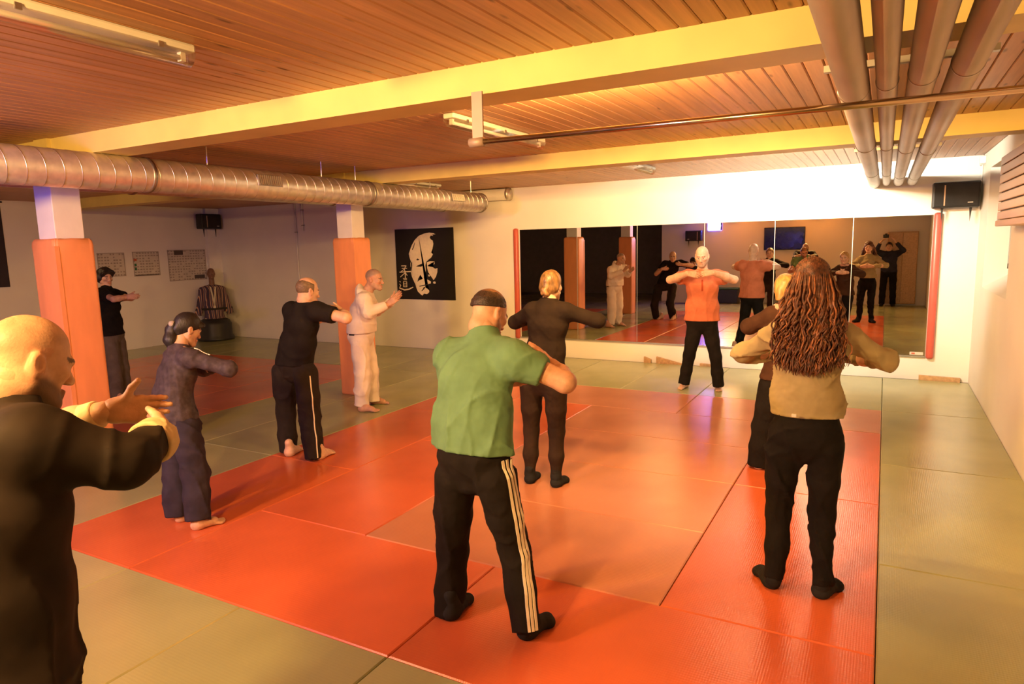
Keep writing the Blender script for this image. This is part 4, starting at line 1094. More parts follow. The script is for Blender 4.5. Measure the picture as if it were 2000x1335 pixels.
# --- man in the green T-shirt
f = Fig((-1.68, -5.55), (0.06, 1)); c = f.c
J = dict(head=c(956, 611, 0.16), face=f.h*0.92+f.l*0.22-Z*0.55, headup=Z+f.h*0.3, N=c(948, 660, 0.09), C=c(928, 738, 0.03), W=c(922, 825, -0.02), H=c(924, 888, -0.05),
    SL=c(882, 695, 0.07), SR=c(1004, 700, 0.05), EL=c(884, 770, 0.22), ER=c(1104, 746, 0.13), WL=c(985, 745, 0.40), WR=c(1078, 712, 0.37),
    HL=c(889, 930, -0.05), HR=c(966, 932, -0.05), KL=c(883, 1075, 0.03), KR=c(1006, 1075, 0.04), AL=c(877, 1190, -0.03), AR=c(1027, 1218, -0.03), arm=(0.055, 0.050, 0.034))
green = cloth('cloth_green', (0.122, 0.230, 0.120), var=0.15)
P = build_person(f, J, 'man in a green T-shirt and black trousers with white side stripes', SK3, dict(buzz=(0.05, 0.025, 0.012), buzz_top=0.75, beard=(0.10, 0.05, 0.03), scale=0.98, neck=0.062),
    dict(name='t_shirt', mat=green, rc=(0.132, 1.46), rw=(0.138, 1.42), rh=(0.136, 1.47), arm=(0.086, 0.072, 0.05), sleeve=0.58, hem=c(923, 876, -0.05), hem_n=-Z-f.h*0.1, amp=0.012, seed=8, f=16, res=0.008, collar_r=0.070, collar_h=0.05),
    dict(name='trousers', mat=BLACK2, hip=(0.128, 1.48), r=(0.104, 0.094, 0.080, 0.072), hem=0.03, amp=0.010, f=18, seed=9, ext=0.03, res=0.009),
    dict(L=dict(dir=f.l*0.9+f.h*0.2+Z*0.2, palm=-f.h, curl=0.35), R=dict(dir=-f.l*0.75+Z*0.6+f.h*0.15, palm=-f.l*0.7-Z*0.7-f.h*0.15, curl=0.06)),
    dict(bare=False, sock=SOCK, size=0.27, L=floor_pair((872, 1216), (906, 1180)), R=floor_pair((1014, 1252), (1082, 1214))))
stripe_m = cloth('stripe_white', (0.78, 0.70, 0.55), var=0.1)
for k in range(3):
    top_px = (986+8*k, 880-2*k); path = []; dirs = []
    J_ = J
    for t in np.linspace(0, 1, 26):
        if t < 0.48: ax = lerp(lerp(J_['H'], J_['HR'], 0.8)+Z*0.085, J_['KR'], t/0.48)
        else: ax = lerp(J_['KR'], J_['AR']+unit(J_['AR']-J_['KR'])*0.025, (t-0.48)/0.52)
        path.append(ax); ang = math.radians(47-14*k-26*(1-t)); dirs.append(f.l*math.cos(ang)-f.h*math.sin(ang))
    vs, fs = surf_strip(P['bot_prims'], path, dirs, 0.0135, 0.0045, P['bot_noise'])
    mesh_obj('side_stripe', [v-f.base for v in vs], fs, stripe_m, P['root'])
Rh = P['Rh']; hd = J['head']
dark_hair = mat('hair_dark_short', (0.030, 0.016, 0.010), 0.6, var=0.5, scale=70, bump=0.8, bscale=160)
hs = [ell((0, -0.03, 0.02), (0.0785,  0.0815, 0.0830), 0.012), ell((0, -0.012, 0.030), (0.0785, 0.0995, 0.0865), 0.02)]
v, q = hair_shell(hs, hd, Rh, 0.004, 0.98, [((0, 0.0, 0.030), (0, 0.35, -1)), ((0, 0.035, 0), (0, 1, 0))], 0.0026, 4, 150, (1, 1, 1))
P['emit']('hair', v, q, dark_hair)

# --- woman in the black long-sleeved top
f = Fig((-2.33, -3.61), (0.0, 1)); c = f.c
J = dict(head=c(1077, 558, 0.05), face=f.h+f.l*0.05-Z*0.1, N=c(1072, 592, 0.0), C=c(1070, 632, 0.0), W=c(1065, 683, 0.0), H=c(1061, 733, -0.02),
    SL=c(1041, 606, 0.0), SR=c(1104, 607, 0.0), EL=c(1006, 629, 0.14), ER=c(1168, 626, 0.10), WL=c(1068, 614, 0.34), WR=c(1130, 614, 0.29),
    HL=c(1038, 752, -0.02), HR=c(1085, 754, -0.02), KL=c(1038, 840, 0.03), KR=c(1087, 842, 0.03), AL=c(1035, 924, -0.02), AR=c(1086, 930, -0.02), arm=(0.042, 0.037, 0.027))
P = build_person(f, J, 'woman with pinned-up blonde hair in a black top and leggings', SK1, dict(fem=True, neck=0.046, scale=0.92),
    dict(name='long_sleeved_top', mat=cloth('cloth_black_top', (0.020, 0.013, 0.009)), rc=(0.103, 1.48), rw=(0.100, 1.42), rh=(0.118, 1.5), arm=(0.060, 0.055, 0.038), sleeve=1.9, hem=c(1062, 716, 0.0), hem_n=-Z, amp=0.004, seed=12, collar_r=0.062),
    dict(name='leggings', mat=cloth('cloth_leggings', (0.030, 0.018, 0.012)), hip=(0.118, 1.52), r=(0.096, 0.083, 0.063, 0.040), calf=0.060, hem=0.12, amp=0.003, seed=13, ext=-0.02),
    dict(L=dict(dir=f.l+f.h*0.1, palm=-f.h, curl=0.3), R=dict(dir=-f.l+f.h*0.1, palm=-f.h, curl=0.3)),
    dict(bare=False, sock=SOCK, size=0.235, L=floor_pair((1031, 946), (1053, 926)), R=floor_pair((1079, 953), (1115, 936))))
Rh = P['Rh']; hd = J['head']
blond = mat('hair_blonde_dark', (0.21, 0.115, 0.042), 0.4, var=0.6, scale=40, bump=0.6, bscale=90, stretch=(1, 1, 0.3))
hs = [ell((0, -0.015, 0.036), (0.084, 0.106, 0.095), 0.03), cap((0, -0.085, -0.03), (0, -0.075, -0.075), 0.036, 0.030, 0.03), cap((-0.045, -0.05, -0.02), (0.045, -0.05, -0.02), 0.04, 0.04, 0.03)]
v, q = hair_shell(hs, hd, Rh, 0.006, 0.94, [((0, 0.05, 0.04), (0, 1, -0.55))], 0.004, 5, 60)
P['emit']('hair', v, q, blond)
v, q = hair_shell([cap((-0.012, -0.112, -0.035), (0.018, -0.108, -0.07), 0.024, 0.020, 0.02), cap((0.02, -0.105, -0.02), (-0.02, -0.11, -0.06), 0.016, 0.02, 0.01)], hd, Rh, 0.005, 0.94, (), 0.004, 6, 80)
P['emit']('hair_bun', v, q, blond)
ring = MB().tube([hd+(np.array([0.080*0.92, -0.004+0.016*math.cos(a), -0.045-0.02*math.sin(a)])@Rh.T)-f.base for a in np.linspace(0, 6.28, 16)], 0.0022, 6)
ring.build('earring', M['rim'], P['root'], True)

# --- instructor in the orange shirt
f = Fig((-2.02, 0.25), (0.21, -0.98)); c = f.c
J = dict(head=c(1371, 500, 0.06), face=f.h-Z*0.28+f.l*0.12, N=c(1372, 531, 0.0), C=c(1372, 562, 0.0), W=c(1371, 597, 0.01), H=c(1371, 626, 0.0),
    SR=c(1345, 540, 0.0), SL=c(1399, 540, 0.0), ER=c(1309, 546, 0.16), EL=c(1434, 546, 0.16), WR=c(1343, 534, 0.36), WL=c(1393, 532, 0.36),
    HR=c(1358, 636, 0.0), HL=c(1385, 636, 0.0), KR=c(1346, 694, 0.04), KL=c(1398, 697, 0.04), AR=c(1336, 746, 0.0), AL=c(1403, 751, 0.0), arm=(0.052, 0.047, 0.032))
orange = cloth('cloth_orange', (0.52, 0.160, 0.082), var=0.15)
P = build_person(f, J, 'bald bearded man in an orange shirt facing the group before the mirror', (0.60, 0.37, 0.26), dict(beard=(0.30, 0.20, 0.14), beard_amt=0.8, scale=0.99, neck=0.060, brow=(0.16, 0.09, 0.05)),
    dict(name='t_shirt', mat=orange, rc=(0.124, 1.48), rw=(0.130, 1.40), rh=(0.138, 1.46), arm=(0.086, 0.084, 0.05), sleeve=0.55, hem=c(1371, 625, 0.0), hem_n=-Z, amp=0.007, seed=15, collar_r=0.068),
    dict(name='trousers', mat=BLACK, hip=(0.130, 1.45), r=(0.102, 0.088, 0.072, 0.072), hem=0.06, amp=0.005, seed=16, ext=0.02),
    dict(R=dict(dir=-f.l+Z*-0.15+f.h*0.1, palm=-f.h-Z*0.4, curl=0.45, h=0.0045), L=dict(dir=f.l+Z*-0.1+f.h*0.1, palm=-f.h-Z*0.4, curl=0.45, h=0.0045)),
    dict(bare=True, size=0.26, R=floor_pair((1341, 754), (1321, 764)), L=floor_pair((1402, 757), (1405, 769))))
vs, fs = surf_strip(P['top_prims'], [lerp(J['N'], J['C'], t) for t in np.linspace(0.45, 1.15, 10)], [f.h]*10, 0.02, 0.004, P['top_noise'])
mesh_obj('button_placket', [v-f.base for v in vs], fs, cloth('cloth_orange_dark', (0.36, 0.06, 0.025)), P['root'])

# --- man in white hooded top
f = Fig((-5.36, -2.2), (0.93, 0.36)); s = f.s
J = dict(head=s(731, 545, 0.0), face=f.h-Z*0.12+f.l*0.05, N=s(716, 573, 0.0), C=s(711, 604, 0.0), W=s(706, 634, 0.0), H=s(705, 655, 0.0),
    SR=s(711, 585, 0.18), SL=s(719, 585, -0.18), ER=s(719, 610, 0.24), EL=s(735, 606, -0.26), WR=s(757, 594, 0.10), WL=s(766, 588, -0.10),
    HR=s(702, 668, 0.10), HL=s(711, 666, -0.10), KR=s(708, 730, 0.11), KL=s(724, 725, -0.13), AR=s(706, 788, 0.11), AL=s(727, 778, -0.16), arm=(0.05, 0.045, 0.032))
white = cloth('cloth_white', (0.76, 0.66, 0.55), var=0.08, bump=0.25)
P = build_person(f, J, 'man with shaved grey head in white hooded top and white trousers', SK3, dict(buzz=(0.22, 0.17, 0.14), buzz_top=0.9, beard=(0.36, 0.26, 0.20), beard_amt=0.4, scale=0.98, neck=0.06),
    dict(name='hooded_top', mat=white, rc=(0.142, 1.35), rw=(0.152, 1.3), rh=(0.150, 1.3), arm=(0.082, 0.072, 0.052), sleeve=1.92, hem=s(705, 648, 0.0), hem_n=-Z, amp=0.008, seed=18, res=0.010,
         extra=[cap(J['N']-f.h*0.05+Z*0.03-f.l*0.065, J['N']-f.h*0.075+Z*0.03, 0.040, 0.042, 0.05), cap(J['N']-f.h*0.05+Z*0.03+f.l*0.065, J['N']-f.h*0.075+Z*0.03, 0.040, 0.042, 0.05), cap(J['N']-f.h*0.085+Z*0.085, J['N']-f.h*0.06-Z*0.04, 0.022, 0.055, 0.05, f.l, 1.5)], collar_h=0.02, collar_r=0.075),
    dict(name='trousers', mat=white, hip=(0.148, 1.22), r=(0.112, 0.104, 0.092, 0.084), hem=0.07, amp=0.011, f=18, seed=19, ext=0.025),
    dict(R=dict(dir=f.h*0.8+Z*0.5, palm=f.l*-1+f.h*0.2, curl=0.3, h=0.0045), L=dict(dir=f.h*0.7+Z*0.6, palm=f.l, curl=0.25, h=0.0045)),
    dict(bare=True, size=0.26, R=floor_pair((700, 803), (736, 804)), L=floor_pair((722, 788), (757, 788))))
vs, fs = surf_strip(P['bot_prims'], [J['H']+A3(0, 0, 0.035)]*9, [(-f.h*math.cos(a)+f.l*math.sin(a)) for a in np.linspace(-1.5, 1.5, 9)], 0.022, 0.006, P['bot_noise'])
mesh_obj('black_waistband', [v-f.base for v in vs], fs, BLACK, P['root'])

# --- man in the black T-shirt with piped trousers
f = Fig((-4.65, -3.9), (0.16, 0.99)); c = f.c
J = dict(head=c(601, 568, 0.05), face=f.h+f.l*0.12-Z*0.22, N=c(593, 598, 0.0), C=c(589, 632, 0.0), W=c(581, 675, -0.01), H=c(575, 708, -0.02),
    SL=c(570, 606, 0.0), SR=c(619, 607, 0.0), EL=c(575, 650, 0.14), ER=c(676, 621, 0.10), WL=c(628, 622, 0.34), WR=c(669, 609, 0.23),
    HL=c(555, 728, -0.02), HR=c(597, 730, -0.02), KL=c(560, 808, 0.03), KR=c(606, 810, 0.03), AL=c(563, 882, -0.01), AR=c(614, 889, -0.01), arm=(0.052, 0.047, 0.033))
P = build_person(f, J, 'balding man in a black T-shirt and dark trousers with white piping', SK2, dict(scale=0.99, neck=0.06),
    dict(name='t_shirt', mat=BLACK2, rc=(0.122, 1.42), rw=(0.130, 1.40), rh=(0.135, 1.42), arm=(0.080, 0.074, 0.05), sleeve=0.60, hem=c(575, 710, -0.02), hem_n=-Z, amp=0.006, seed=24, collar_r=0.067),
    dict(name='trousers', mat=cloth('cloth_charcoal', (0.024, 0.018, 0.014)), hip=(0.128, 1.42), r=(0.110, 0.102, 0.092, 0.082), hem=0.05, amp=0.010, f=18, seed=25, ext=0.03),
    dict(L=dict(dir=f.l+f.h*0.2, palm=-f.h, curl=0.35), R=dict(dir=-f.l*0.9+Z*0.15+f.h*0.1, palm=-f.h, curl=0.4)),
    dict(bare=True, size=0.26, L=floor_pair((560, 893), (594, 875)), R=floor_pair((618, 899), (656, 882))))
path, dirs = [], []
for t in np.linspace(0.0, 1, 24):
    ax = lerp(J['HR'], J['KR'], t/0.5) if t < 0.5 else lerp(J['KR'], J['AR'], (t-0.5)/0.5)
    path.append(ax); dirs.append(f.l*math.cos(0.30)-f.h*math.sin(0.30))
vs, fs = surf_strip(P['bot_prims'], path, dirs, 0.010, 0.005, P['bot_noise'])
mesh_obj('side_piping', [v-f.base for v in vs], fs, stripe_m, P['root'])
Rh = P['Rh']; hd = J['head']
fringe = mat('hair_grey_brown', (0.16, 0.10, 0.055), 0.6, var=0.4, scale=60, bump=0.6, bscale=150)
v, q = hair_shell([ell((0, -0.012, 0.030), (0.081, 0.103, 0.086), 0.02)], hd, Rh, 0.0055, 0.99, [((0, 0.0, 0.070), (0, 0.25, 1)), ((0, -0.03, -0.035), (0, 0.7, -1)), ((0, 0.02, 0), (0, 1, 0))], 0.002, 4, 120)
P['emit']('hair_fringe', v, q, fringe)

# --- woman with a ponytail
f = Fig((-4.22, -5.40), (0.25, 0.97)); d = f.d
J = dict(head=d(366, 642, 0.06), face=f.h*1.0-f.l*0.08-Z*0.45, headup=Z+f.h*0.3, N=d(351, 682, 0.0), C=d(346, 728, 0.0), W=d(338, 770, 0.0), H=d(346, 815, 0.0),
    SR=d(368, 697, -0.11), SL=d(337, 695, 0.12), ER=d(448, 720, -0.09), EL=d(398, 722, 0.30), WR=d(424, 711, 0.16), WL=d(436, 713, 0.16),
    HR=d(363, 838, -0.07), HL=d(344, 834, 0.07), KR=d(382, 926, -0.04), KL=d(346, 922, 0.08), AR=d(386, 1000, -0.06), AL=d(346, 992, 0.07), arm=(0.042, 0.038, 0.027))
plum = cloth('cloth_plum', (0.066, 0.050, 0.058), 0.6, var=0.4, scale=26)
navy = cloth('cloth_navy', (0.036, 0.030, 0.046), var=0.3)
P = build_person(f, J, 'woman with a dark ponytail in a tight patterned top and wide dark trousers', SK2, dict(fem=True, neck=0.047, scale=0.90),
    dict(name='long_sleeved_top', mat=plum, rc=(0.112, 1.35), rw=(0.112, 1.30), rh=(0.122, 1.30), arm=(0.056, 0.050, 0.038), sleeve=1.93, hem=d(345, 838, 0.0), hem_n=-Z, amp=0.005, seed=31, res=0.009),
    dict(name='trousers', mat=navy, hip=(0.122, 1.30), r=(0.104, 0.098, 0.090, 0.082), hem=0.06, amp=0.012, f=18, seed=32, ext=0.05, res=0.009),
    dict(R=dict(dir=-f.l*0.9+f.h*0.4, palm=-f.h-Z*0.6, curl=0.3, thumb=0.2), L=dict(dir=f.l*0.9+f.h*0.3+Z*0.12, palm=-f.h-Z*0.6, curl=0.3, thumb=0.2)),
    dict(bare=True, size=0.235, R=floor_pair((373, 1036), (430, 1021)), L=floor_pair((345, 1022), (374, 1007))))
Rh = P['Rh']; hd = J['head']
blackhair = mat('hair_black', (0.012, 0.008, 0.007), 0.55, var=0.4, scale=50, bump=0.5, bscale=120, stretch=(1, 1, 0.3))
hs = [ell((0, -0.012, 0.038), (0.084, 0.105, 0.094), 0.03), cap((-0.05, 0.075, 0.05), (0.05, 0.075, 0.05), 0.028, 0.028, 0.03), cap((0, -0.07, -0.02), (0, -0.05, -0.05), 0.05, 0.045, 0.03)]
v, q = hair_shell(hs, hd, Rh, 0.006, 0.91, [((0, 0.02, -0.005), (0, 0.75, -1))], 0.003, 5, 70)
P['emit']('hair', v, q, blackhair)
pt0 = hd+np.array([0, -0.105, 0.0])@Rh.T
v, q = solid([cap(pt0, d(334, 642, 0.0), 0.022, 0.034, 0.02), cap(d(334, 642, 0.0), d(332, 664, -0.02), 0.037, 0.041, 0.03), cap(d(332, 664, -0.02), d(334, 686, -0.03), 0.040, 0.016, 0.03)], 0.006, (), lumps(9, 0.006, 60, (1, 1, 0.2)))
P['emit']('ponytail', v, q, blackhair)
P['emit']('hair_tie', *solid([cap(pt0-unit(pt0-hd)*0.004, pt0+unit(pt0-hd)*0.008, 0.024, 0.024, 0.01)], 0.005), M['ink_soft'])
mb = MB(); lt = [lerp(J['SR'], J['ER'], t) for t in np.linspace(0.12, 0.46, 7)]
for i, p in enumerate(lt):
    vs, fs = surf_strip(P['top_prims'], [p, p+unit(J['ER']-J['SR'])*0.013], [Z+f.h*0.25-f.l*0.15]*2, 0.012+0.006*(i % 2), 0.004, P['top_noise'])
    mb.add([v-f.base for v in vs], fs)
mb.build('sleeve_print', stripe_m, P['root'])

# --- young man behind the column
f = Fig((-8.96, -3.0), (1.0, 0.02)); d = f.d
J = dict(head=d(205, 541, 0.0), face=f.h*1.0+f.l*0.02-Z*0.1, N=d(208, 563, 0.0), C=d(213, 594, 0.0), W=d(216, 628, 0.0), H=d(219, 655, 0.0),
    SL=d(222, 574, 0.16), SR=d(200, 573, -0.16), EL=d(256, 582, 0.12), ER=d(222, 584, -0.42), WL=d(221, 581, -0.12), WR=d(246, 580, -0.28),
    HL=d(228, 668, 0.08), HR=d(213, 668, -0.08), KL=d(237, 718, 0.09), KR=d(222, 720, -0.09), AL=d(242, 763, 0.10), AR=d(226, 772, -0.10), arm=(0.042, 0.038, 0.027))
P = build_person(f, J, 'young man with tousled dark hair in a black T-shirt half behind the padded column', SK2, dict(scale=0.96, neck=0.052),
    dict(name='t_shirt', mat=BLACK, rc=(0.112, 1.5), rw=(0.115, 1.45), rh=(0.125, 1.45), arm=(0.075, 0.072, 0.05), sleeve=0.62, hem=d(218, 653, 0.0), hem_n=-Z, amp=0.006, seed=41, res=0.012),
    dict(name='trousers', mat=cloth('cloth_grey', (0.13, 0.105, 0.085)), hip=(0.12, 1.45), r=(0.110, 0.105, 0.098, 0.092), hem=0.04, amp=0.007, seed=42, ext=0.03, res=0.012),
    dict(L=dict(dir=-f.l*0.2-f.h*0.9, palm=-f.h+f.l, curl=0.3, h=0.006), R=dict(dir=f.h*0.6-f.l, palm=-f.h, curl=0.3, h=0.006)),
    dict(bare=True, size=0.26, L=(J['AL']*A3(1, 1, 0)-f.h*0.06, J['AL']*A3(1, 1, 0)+f.h*0.2), R=(J['AR']*A3(1, 1, 0)-f.h*0.06, J['AR']*A3(1, 1, 0)+f.h*0.2)), res=0.012)
hs = [ell((0, -0.012, 0.040), (0.090, 0.110, 0.098), 0.03), cap((-0.055, 0.07, 0.062), (0.055, 0.07, 0.062), 0.036, 0.036, 0.03), cap((-0.06, -0.03, -0.02), (0.06, -0.03, -0.02), 0.05, 0.05, 0.03), cap((-0.03, -0.07, -0.05), (0.03, -0.07, -0.05), 0.04, 0.04, 0.03)]
v, q = hair_shell(hs, J['head'], P['Rh'], 0.008, 0.96, [((0, 0.066, 0.012), (0, 1.0, -0.42))], 0.014, 5, 50, (1, 1, 1))
P['emit']('hair', v, q, blackhair)

# --- fair-haired woman ahead of the woman with long hair
f = Fig((-0.85, -2.50), (-0.15, 1)); c = f.c
J = dict(head=c(1533, 564, 0.05), face=f.h-Z*0.1, N=c(1535, 599, 0.0), C=c(1535, 642, 0.0), W=c(1534, 690, 0.0), H=c(1531, 736, 0.0),
    SL=c(1508, 614, 0.0), SR=c(1564, 614, 0.0), EL=c(1463, 637, 0.12), ER=c(1618, 640, 0.10), WL=c(1518, 622, 0.35), WR=c(1556, 622, 0.35),
    HL=c(1508, 752, 0.0), HR=c(1550, 752, 0.0), KL=c(1493, 832, 0.02), KR=c(1534, 834, 0.02), AL=c(1484, 900, 0.0), AR=c(1527, 902, 0.0), arm=(0.042, 0.037, 0.027))
P = build_person(f, J, 'fair-haired woman in a dark brown top mostly hidden by the long-haired woman', SK1, dict(fem=True, neck=0.047, scale=0.92),
    dict(name='long_sleeved_top', mat=cloth('cloth_dark_brown', (0.060, 0.028, 0.016)), rc=(0.105, 1.42), rw=(0.108, 1.38), rh=(0.118, 1.4), arm=(0.066, 0.066, 0.045), sleeve=1.9, hem=c(1532, 740, 0.0), hem_n=-Z, amp=0.006, seed=51),
    dict(name='wide_trousers', mat=BLACK, hip=(0.116, 1.42), r=(0.104, 0.100, 0.096, 0.096), hem=0.03, amp=0.006, seed=52, ext=0.04),
    dict(L=dict(dir=f.l+f.h*0.1, palm=-f.h, curl=0.3), R=dict(dir=-f.l+f.h*0.1, palm=-f.h, curl=0.3)),
    dict(bare=True, size=0.23, L=floor_pair((1484, 918), (1474, 900)), R=floor_pair((1527, 918), (1532, 900))))
fair = mat('hair_fair', (0.52, 0.30, 0.095), 0.42, var=0.5, scale=40, bump=0.5, bscale=90, stretch=(1, 1, 0.3))
hs = [ell((0, -0.012, 0.036), (0.086, 0.106, 0.095), 0.03), cap((-0.035, -0.06, -0.02), (-0.03, -0.065, -0.085), 0.05, 0.045, 0.03), cap((0.035, -0.06, -0.02), (0.03, -0.065, -0.085), 0.05, 0.045, 0.03)]
v, q = hair_shell(hs, J['head'], P['Rh'], 0.006, 0.94, [((0, 0.055, 0.045), (0, 1, -0.55)), ((0, 0, -0.10), (0, 0, -1))], 0.005, 5, 60)
P['emit']('hair', v, q, fair)
scarf = cloth('cloth_pink_scarf', (0.60, 0.35, 0.26))
vv, qq = solid([cap(J['N']+f.l*0.07*math.cos(a)+f.h*0.07*math.sin(a), J['N']+f.l*0.07*math.cos(a+0.8)+f.h*0.07*math.sin(a+0.8), 0.026, 0.026, 0.02) for a in np.arange(0, 6.28, 0.785)], 0.008, (), wrinkle(3, 0.005, 40))
P['emit']('scarf', vv, qq, scarf)

# --- bald man in the black jacket, close on the left
f = Fig((-2.03, -7.60), (0.03, 1)); d = lambda px, py, dep: D(px, py, dep)
J = dict(head=d(58, 704, 1.70), face=f.h*0.9+f.l*0.04-Z*0.36, headup=Z+f.h*0.3, N=d(5, 795, 1.70))
SRp = d(62, 868, 1.56); SLp = SRp-f.l*0.38+A3(0, -0.02, 0.02)
J.update(SR=SRp, SL=SLp, ER=d(248, 902, 1.66), WR=d(316, 846, 1.83), EL=SLp+f.h*0.26+A3(-0.04, 0, -0.10), WL=d(207, 803, 1.98))
mid = (SRp+SLp)/2
mid = mid+f.l*0.062
J.update(C=mid-f.h*0.03-Z*0.16, W=mid-f.h*0.06-Z*0.38, H=mid-f.h*0.08-Z*0.56)
J.update(HR=J['H']+f.l*0.10-Z*0.06, HL=J['H']-f.l*0.10-Z*0.06); J.update(KR=J['HR']+f.l*0.02+f.h*0.06-Z*0.40, KL=J['HL']-f.l*0.02+f.h*0.06-Z*0.40)
for q_ in 'LR': J['A'+q_] = A3(J['K'+q_][0], J['K'+q_][1]-0.07, 0.085)
J['arm'] = (0.055, 0.048, 0.032)
jacket = cloth('cloth_jacket_black', (0.020, 0.014, 0.010), 0.7, var=0.3, bump=0.35, bscale=14)
P = build_person(f, J, 'bald man in a black jacket with cream cuffs close at the left edge', (0.54, 0.32, 0.195), dict(beard=(0.07, 0.035, 0.02), beard_amt=0.9, buzz=(0.36, 0.205, 0.12), buzz_top=0.4, scale=0.94, neck=0.068, h=0.004),
    dict(name='jacket', mat=jacket, rc=(0.135, 1.38), rw=(0.142, 1.34), rh=(0.150, 1.38), arm=(0.084, 0.066, 0.056), armL=(0.075, 0.052, 0.046), sleeve=1.78, hem=J['H']-Z*0.10, hem_n=-Z, amp=0.013, seed=63, f=15, res=0.009, up=0.10, collar_h=0.075, collar_r=0.074, drop=0.14),
    dict(name='trousers', mat=BLACK, hip=(0.135, 1.4), r=(0.110, 0.10, 0.09, 0.085), hem=0.05, amp=0.006, seed=62, ext=0.03, res=0.011),
    dict(R=dict(dir=d(286, 800, 2.10)-d(316, 846, 1.83), palm=d(150, 800, 1.9)-d(316, 840, 1.85), curl=0.10, thumb=0.15, h=0.0034, scale=1.02),
         L=dict(dir=d(295, 798, 2.00)-d(207, 803, 1.98), palm=CAM-d(240, 800, 2.0)+f.l*0.1, curl=0.12, thumb=1.0, h=0.0034, scale=1.06)),
    dict(bare=True, size=0.27, L=(J['AL']*A3(1, 1, 0)-f.h*0.06, J['AL']*A3(1, 1, 0)+f.h*0.2), R=(J['AR']*A3(1, 1, 0)-f.h*0.06, J['AR']*A3(1, 1, 0)+f.h*0.2)))
cream = cloth('cloth_cream', (0.58, 0.43, 0.24), var=0.08, bump=0.4, bscale=40)
for q_ in 'LR':
    e, w_ = J['E'+q_], J['W'+q_]; u_ = unit(w_-e)
    v, q = solid([cap(w_-u_*(0.07 if q_ == 'R' else 0.10), w_-u_*(0.022), 0.061 if q_ == 'R' else 0.048, 0.060 if q_ == 'R' else 0.043, 0.01, fa=True, fb=True)], 0.005, (), wrinkle(71, 0.004, 26))
    P['emit']('cuff', v, q, cream)

# --- photographer, seen only in the mirror, with the camera held up
f = Fig((0.06, -8.66), (-0.03, 1)); l = f.loc
J = dict(head=l(-0.02, 0.02, 1.60), face=f.h+Z*0.15, N=l(0, -0.02, 1.46), C=l(0, -0.03, 1.28), W=l(0, -0.03, 1.08), H=l(0, -0.02, 0.95),
    SL=l(-0.18, -0.02, 1.42), SR=l(0.18, -0.02, 1.42), EL=l(-0.32, 0.12, 1.50), ER=l(0.32, 0.12, 1.50), WL=l(-0.22, 0.23, 1.73), WR=l(0.13, 0.23, 1.74),
    HL=l(-0.10, 0, 0.90), HR=l(0.10, 0, 0.90), KL=l(-0.12, 0.03, 0.48), KR=l(0.12, 0.03, 0.48), AL=l(-0.13, -0.02, 0.085), AR=l(0.13, -0.02, 0.085))
P = build_person(f, J, 'photographer in dark clothes holding up a camera, seen in the mirror', SK2, dict(scale=0.97),
    dict(name='pullover', mat=cloth('cloth_navy_pullover', (0.03, 0.03, 0.05)), rc=(0.12, 1.45), rw=(0.125, 1.4), rh=(0.13, 1.4), arm=(0.075, 0.062, 0.045), sleeve=1.9, hem=l(0, 0, 0.92), hem_n=-Z, amp=0.006, seed=81, res=0.012),
    dict(name='trousers', mat=BLACK, hip=(0.125, 1.4), r=(0.10, 0.09, 0.08, 0.075), hem=0.05, amp=0.005, seed=82, ext=0.03, res=0.012),
    dict(L=dict(dir=f.l*0.5+Z*0.6+f.h*0.2, palm=f.l+f.h*0.3, curl=0.4, h=0.005), R=dict(dir=-f.l*0.3+Z*0.6+f.h*0.2, palm=-f.l+f.h*0.3, curl=0.4, h=0.005)),
    dict(bare=False, sock=SOCK, L=(l(-0.13, -0.08, 0), l(-0.15, 0.18, 0)), R=(l(0.13, -0.08, 0), l(0.15, 0.18, 0))), res=0.012)
v, q = hair_shell([ell((0, -0.012, 0.038), (0.085, 0.106, 0.095), 0.03)], J['head'], P['Rh'], 0.008, 0.97, [((0, 0.05, 0.03), (0, 0.75, -1))], 0.006, 5, 50)
P['emit']('hair', v, q, dark_hair)
t = tag(empty('photo_camera', (CAM[0]+0.0, CAM[1]-0.072, CAM[2]-0.045)), 'black photo camera held up by the photographer, seen in the mirror', 'camera')
MB().bbox(-0.068, 0.068, -0.05, 0.0, 0.0, 0.09, 0.012).build('camera_body', M['black'], t)
MB().bbox(-0.028, 0.028, -0.045, 0.0, 0.085, 0.115, 0.01).build('viewfinder_hump', M['black'], t)
MB().tube([(0, 0, 0.045), (0, 0.045, 0.045)], 0.036, 24).build('lens', M['black'], t, True)

# --- mannequin in a striped jacket
f = Fig((-12.84, 1.50), (0.86, -0.5)); dm = f.d
hz0 = float(dm(419, 533)[2])
t = tag(empty('mannequin', tuple(f.base)), 'dark mannequin bust in a striped jacket on a black stand', 'mannequin')
l = f.loc
def memit(nm, v, q, m): return np_mesh(nm, v-f.base, q, m, t)
sc_ = 1.0; zs_ = float(dm(425, 560)[2]); zw = float(dm(425, 603)[2]); zb = float(dm(425, 622)[2])
Nn = l(0, 0, zs_+0.02)
Rm_ = frame(f.h)
bp = [cap(l(0, 0, zb), l(0, 0, zw), 0.135, 0.12, 0.05, f.l, 1.35), cap(l(0, 0, zw), l(0, 0, zs_-0.10), 0.12, 0.125, 0.05, f.l, 1.4), cap(Nn-Z*0.1, l(0, 0.01, hz0-0.05), 0.06, 0.055, 0.03)]
hv, hq, hcx = head_mesh(l(0.0, 0.03, hz0), Rm_, (0.20, 0.10, 0.06), h=0.007)
bv, bq = solid(bp, 0.012); V, Q, C = join([(bv, bq, A3(0.20, 0.10, 0.06)), (hv, hq, np.tile(A3(0.20, 0.10, 0.06), (len(hv), 1)))])
np_mesh('bust', V-f.base, Q, mat('mannequin_brown', (1, 1, 1), 0.5, attr=True), t, C)
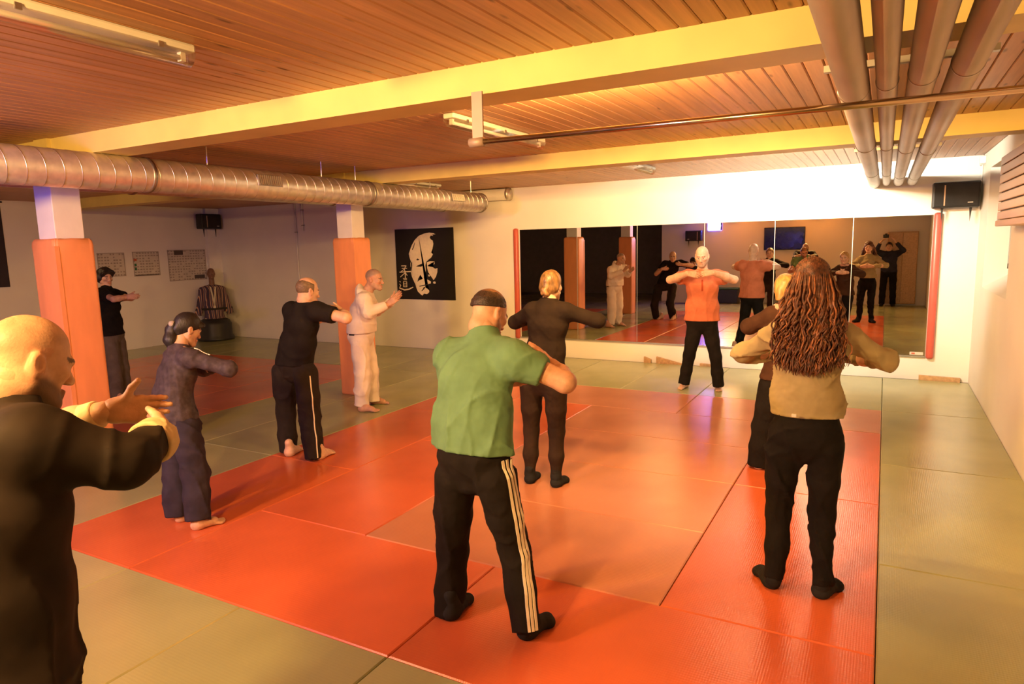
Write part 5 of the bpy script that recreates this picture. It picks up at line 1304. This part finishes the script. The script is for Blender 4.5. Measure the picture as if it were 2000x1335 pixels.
jp = [cap(l(0, 0, zb+0.02), l(0, 0, zw), 0.165, 0.135, 0.05, f.l, 1.3), cap(l(0, 0, zw), l(0, 0, zs_-0.08), 0.135, 0.14, 0.05, f.l, 1.4)]
for s_ in (-1, 1):
    jp += [cap(l(0, 0, zs_), l(s_*0.19, 0, zs_-0.05), 0.06, 0.075, 0.05), cap(l(s_*0.20, 0, zs_-0.06), l(s_*0.30, 0.02, zw-0.02), 0.075, 0.075, 0.04), cap(l(s_*0.30, 0.02, zw-0.02), l(s_*0.33, 0.03, zb+0.10), 0.075, 0.07, 0.03, fb=True)]
jv, jq = solid(jp, 0.011, [(l(0, 0, zb+0.0), -Z)], wrinkle(91, 0.008, 18))
# striped cloth
sm, N_, L_, b_ = nodes_of('striped_jacket')
tc = N_.new('ShaderNodeTexCoord'); wv = N_.new('ShaderNodeTexWave'); wv.inputs['Scale'].default_value = 4.2; wv.bands_direction = 'Y'; wv.inputs['Distortion'].default_value = 1.2; wv.inputs['Detail Scale'].default_value = 0.6
L_.new(tc.outputs['Object'], wv.inputs['Vector'])
rp = N_.new('ShaderNodeValToRGB'); rp.color_ramp.interpolation = 'CONSTANT'
rp.color_ramp.elements[0].color = (0.05, 0.035, 0.07, 1); rp.color_ramp.elements[1].color = (0.45, 0.16, 0.09, 1); rp.color_ramp.elements[1].position = 0.45
e_ = rp.color_ramp.elements.new(0.62); e_.color = (0.55, 0.42, 0.30, 1); e_ = rp.color_ramp.elements.new(0.8); e_.color = (0.09, 0.06, 0.10, 1)
L_.new(wv.outputs['Fac'], rp.inputs[0]); L_.new(rp.outputs[0], b_.inputs['Base Color']); b_.inputs['Roughness'].default_value = 0.8
memit('striped_jacket', jv, jq, sm)
vs, fs = surf_strip(jp, [l(0, 0, zw+0.02)]*12, [(f.h*math.cos(a)+f.l*math.sin(a)) for a in np.linspace(-2.2, 2.2, 12)], 0.045, 0.008)
mesh_obj('belt', [v-f.base for v in vs], fs, M['black_cloth'], t)
for s_ in (-1, 1):
    vs, fs = surf_strip(jp, [lerp(l(s_*0.05, 0, zs_+0.02), l(-s_*0.01, 0, zw+0.04), q) for q in np.linspace(0, 1, 10)], [f.h]*10, 0.03, 0.012)
    mesh_obj('lapel', [v-f.base for v in vs], fs, M['paper'], t)
# lathe-turned stand
prof = [(0.0, 0.0), (0.37, 0.0), (0.38, 0.03), (0.37, 0.06), (0.34, 0.12), (0.34, zb-0.10), (0.30, zb-0.02), (0.22, zb+0.02), (0.0, zb+0.02)]
n = 28; vs = [(r_*math.cos(6.2832*k/n), r_*math.sin(6.2832*k/n), z_) for r_, z_ in prof for k in range(n)]
fs = [(i*n+k, i*n+(k+1) % n, (i+1)*n+(k+1) % n, (i+1)*n+k) for i in range(len(prof)-1) for k in range(n)]
mesh_obj('stand', vs, fs, M['black'], t, True)
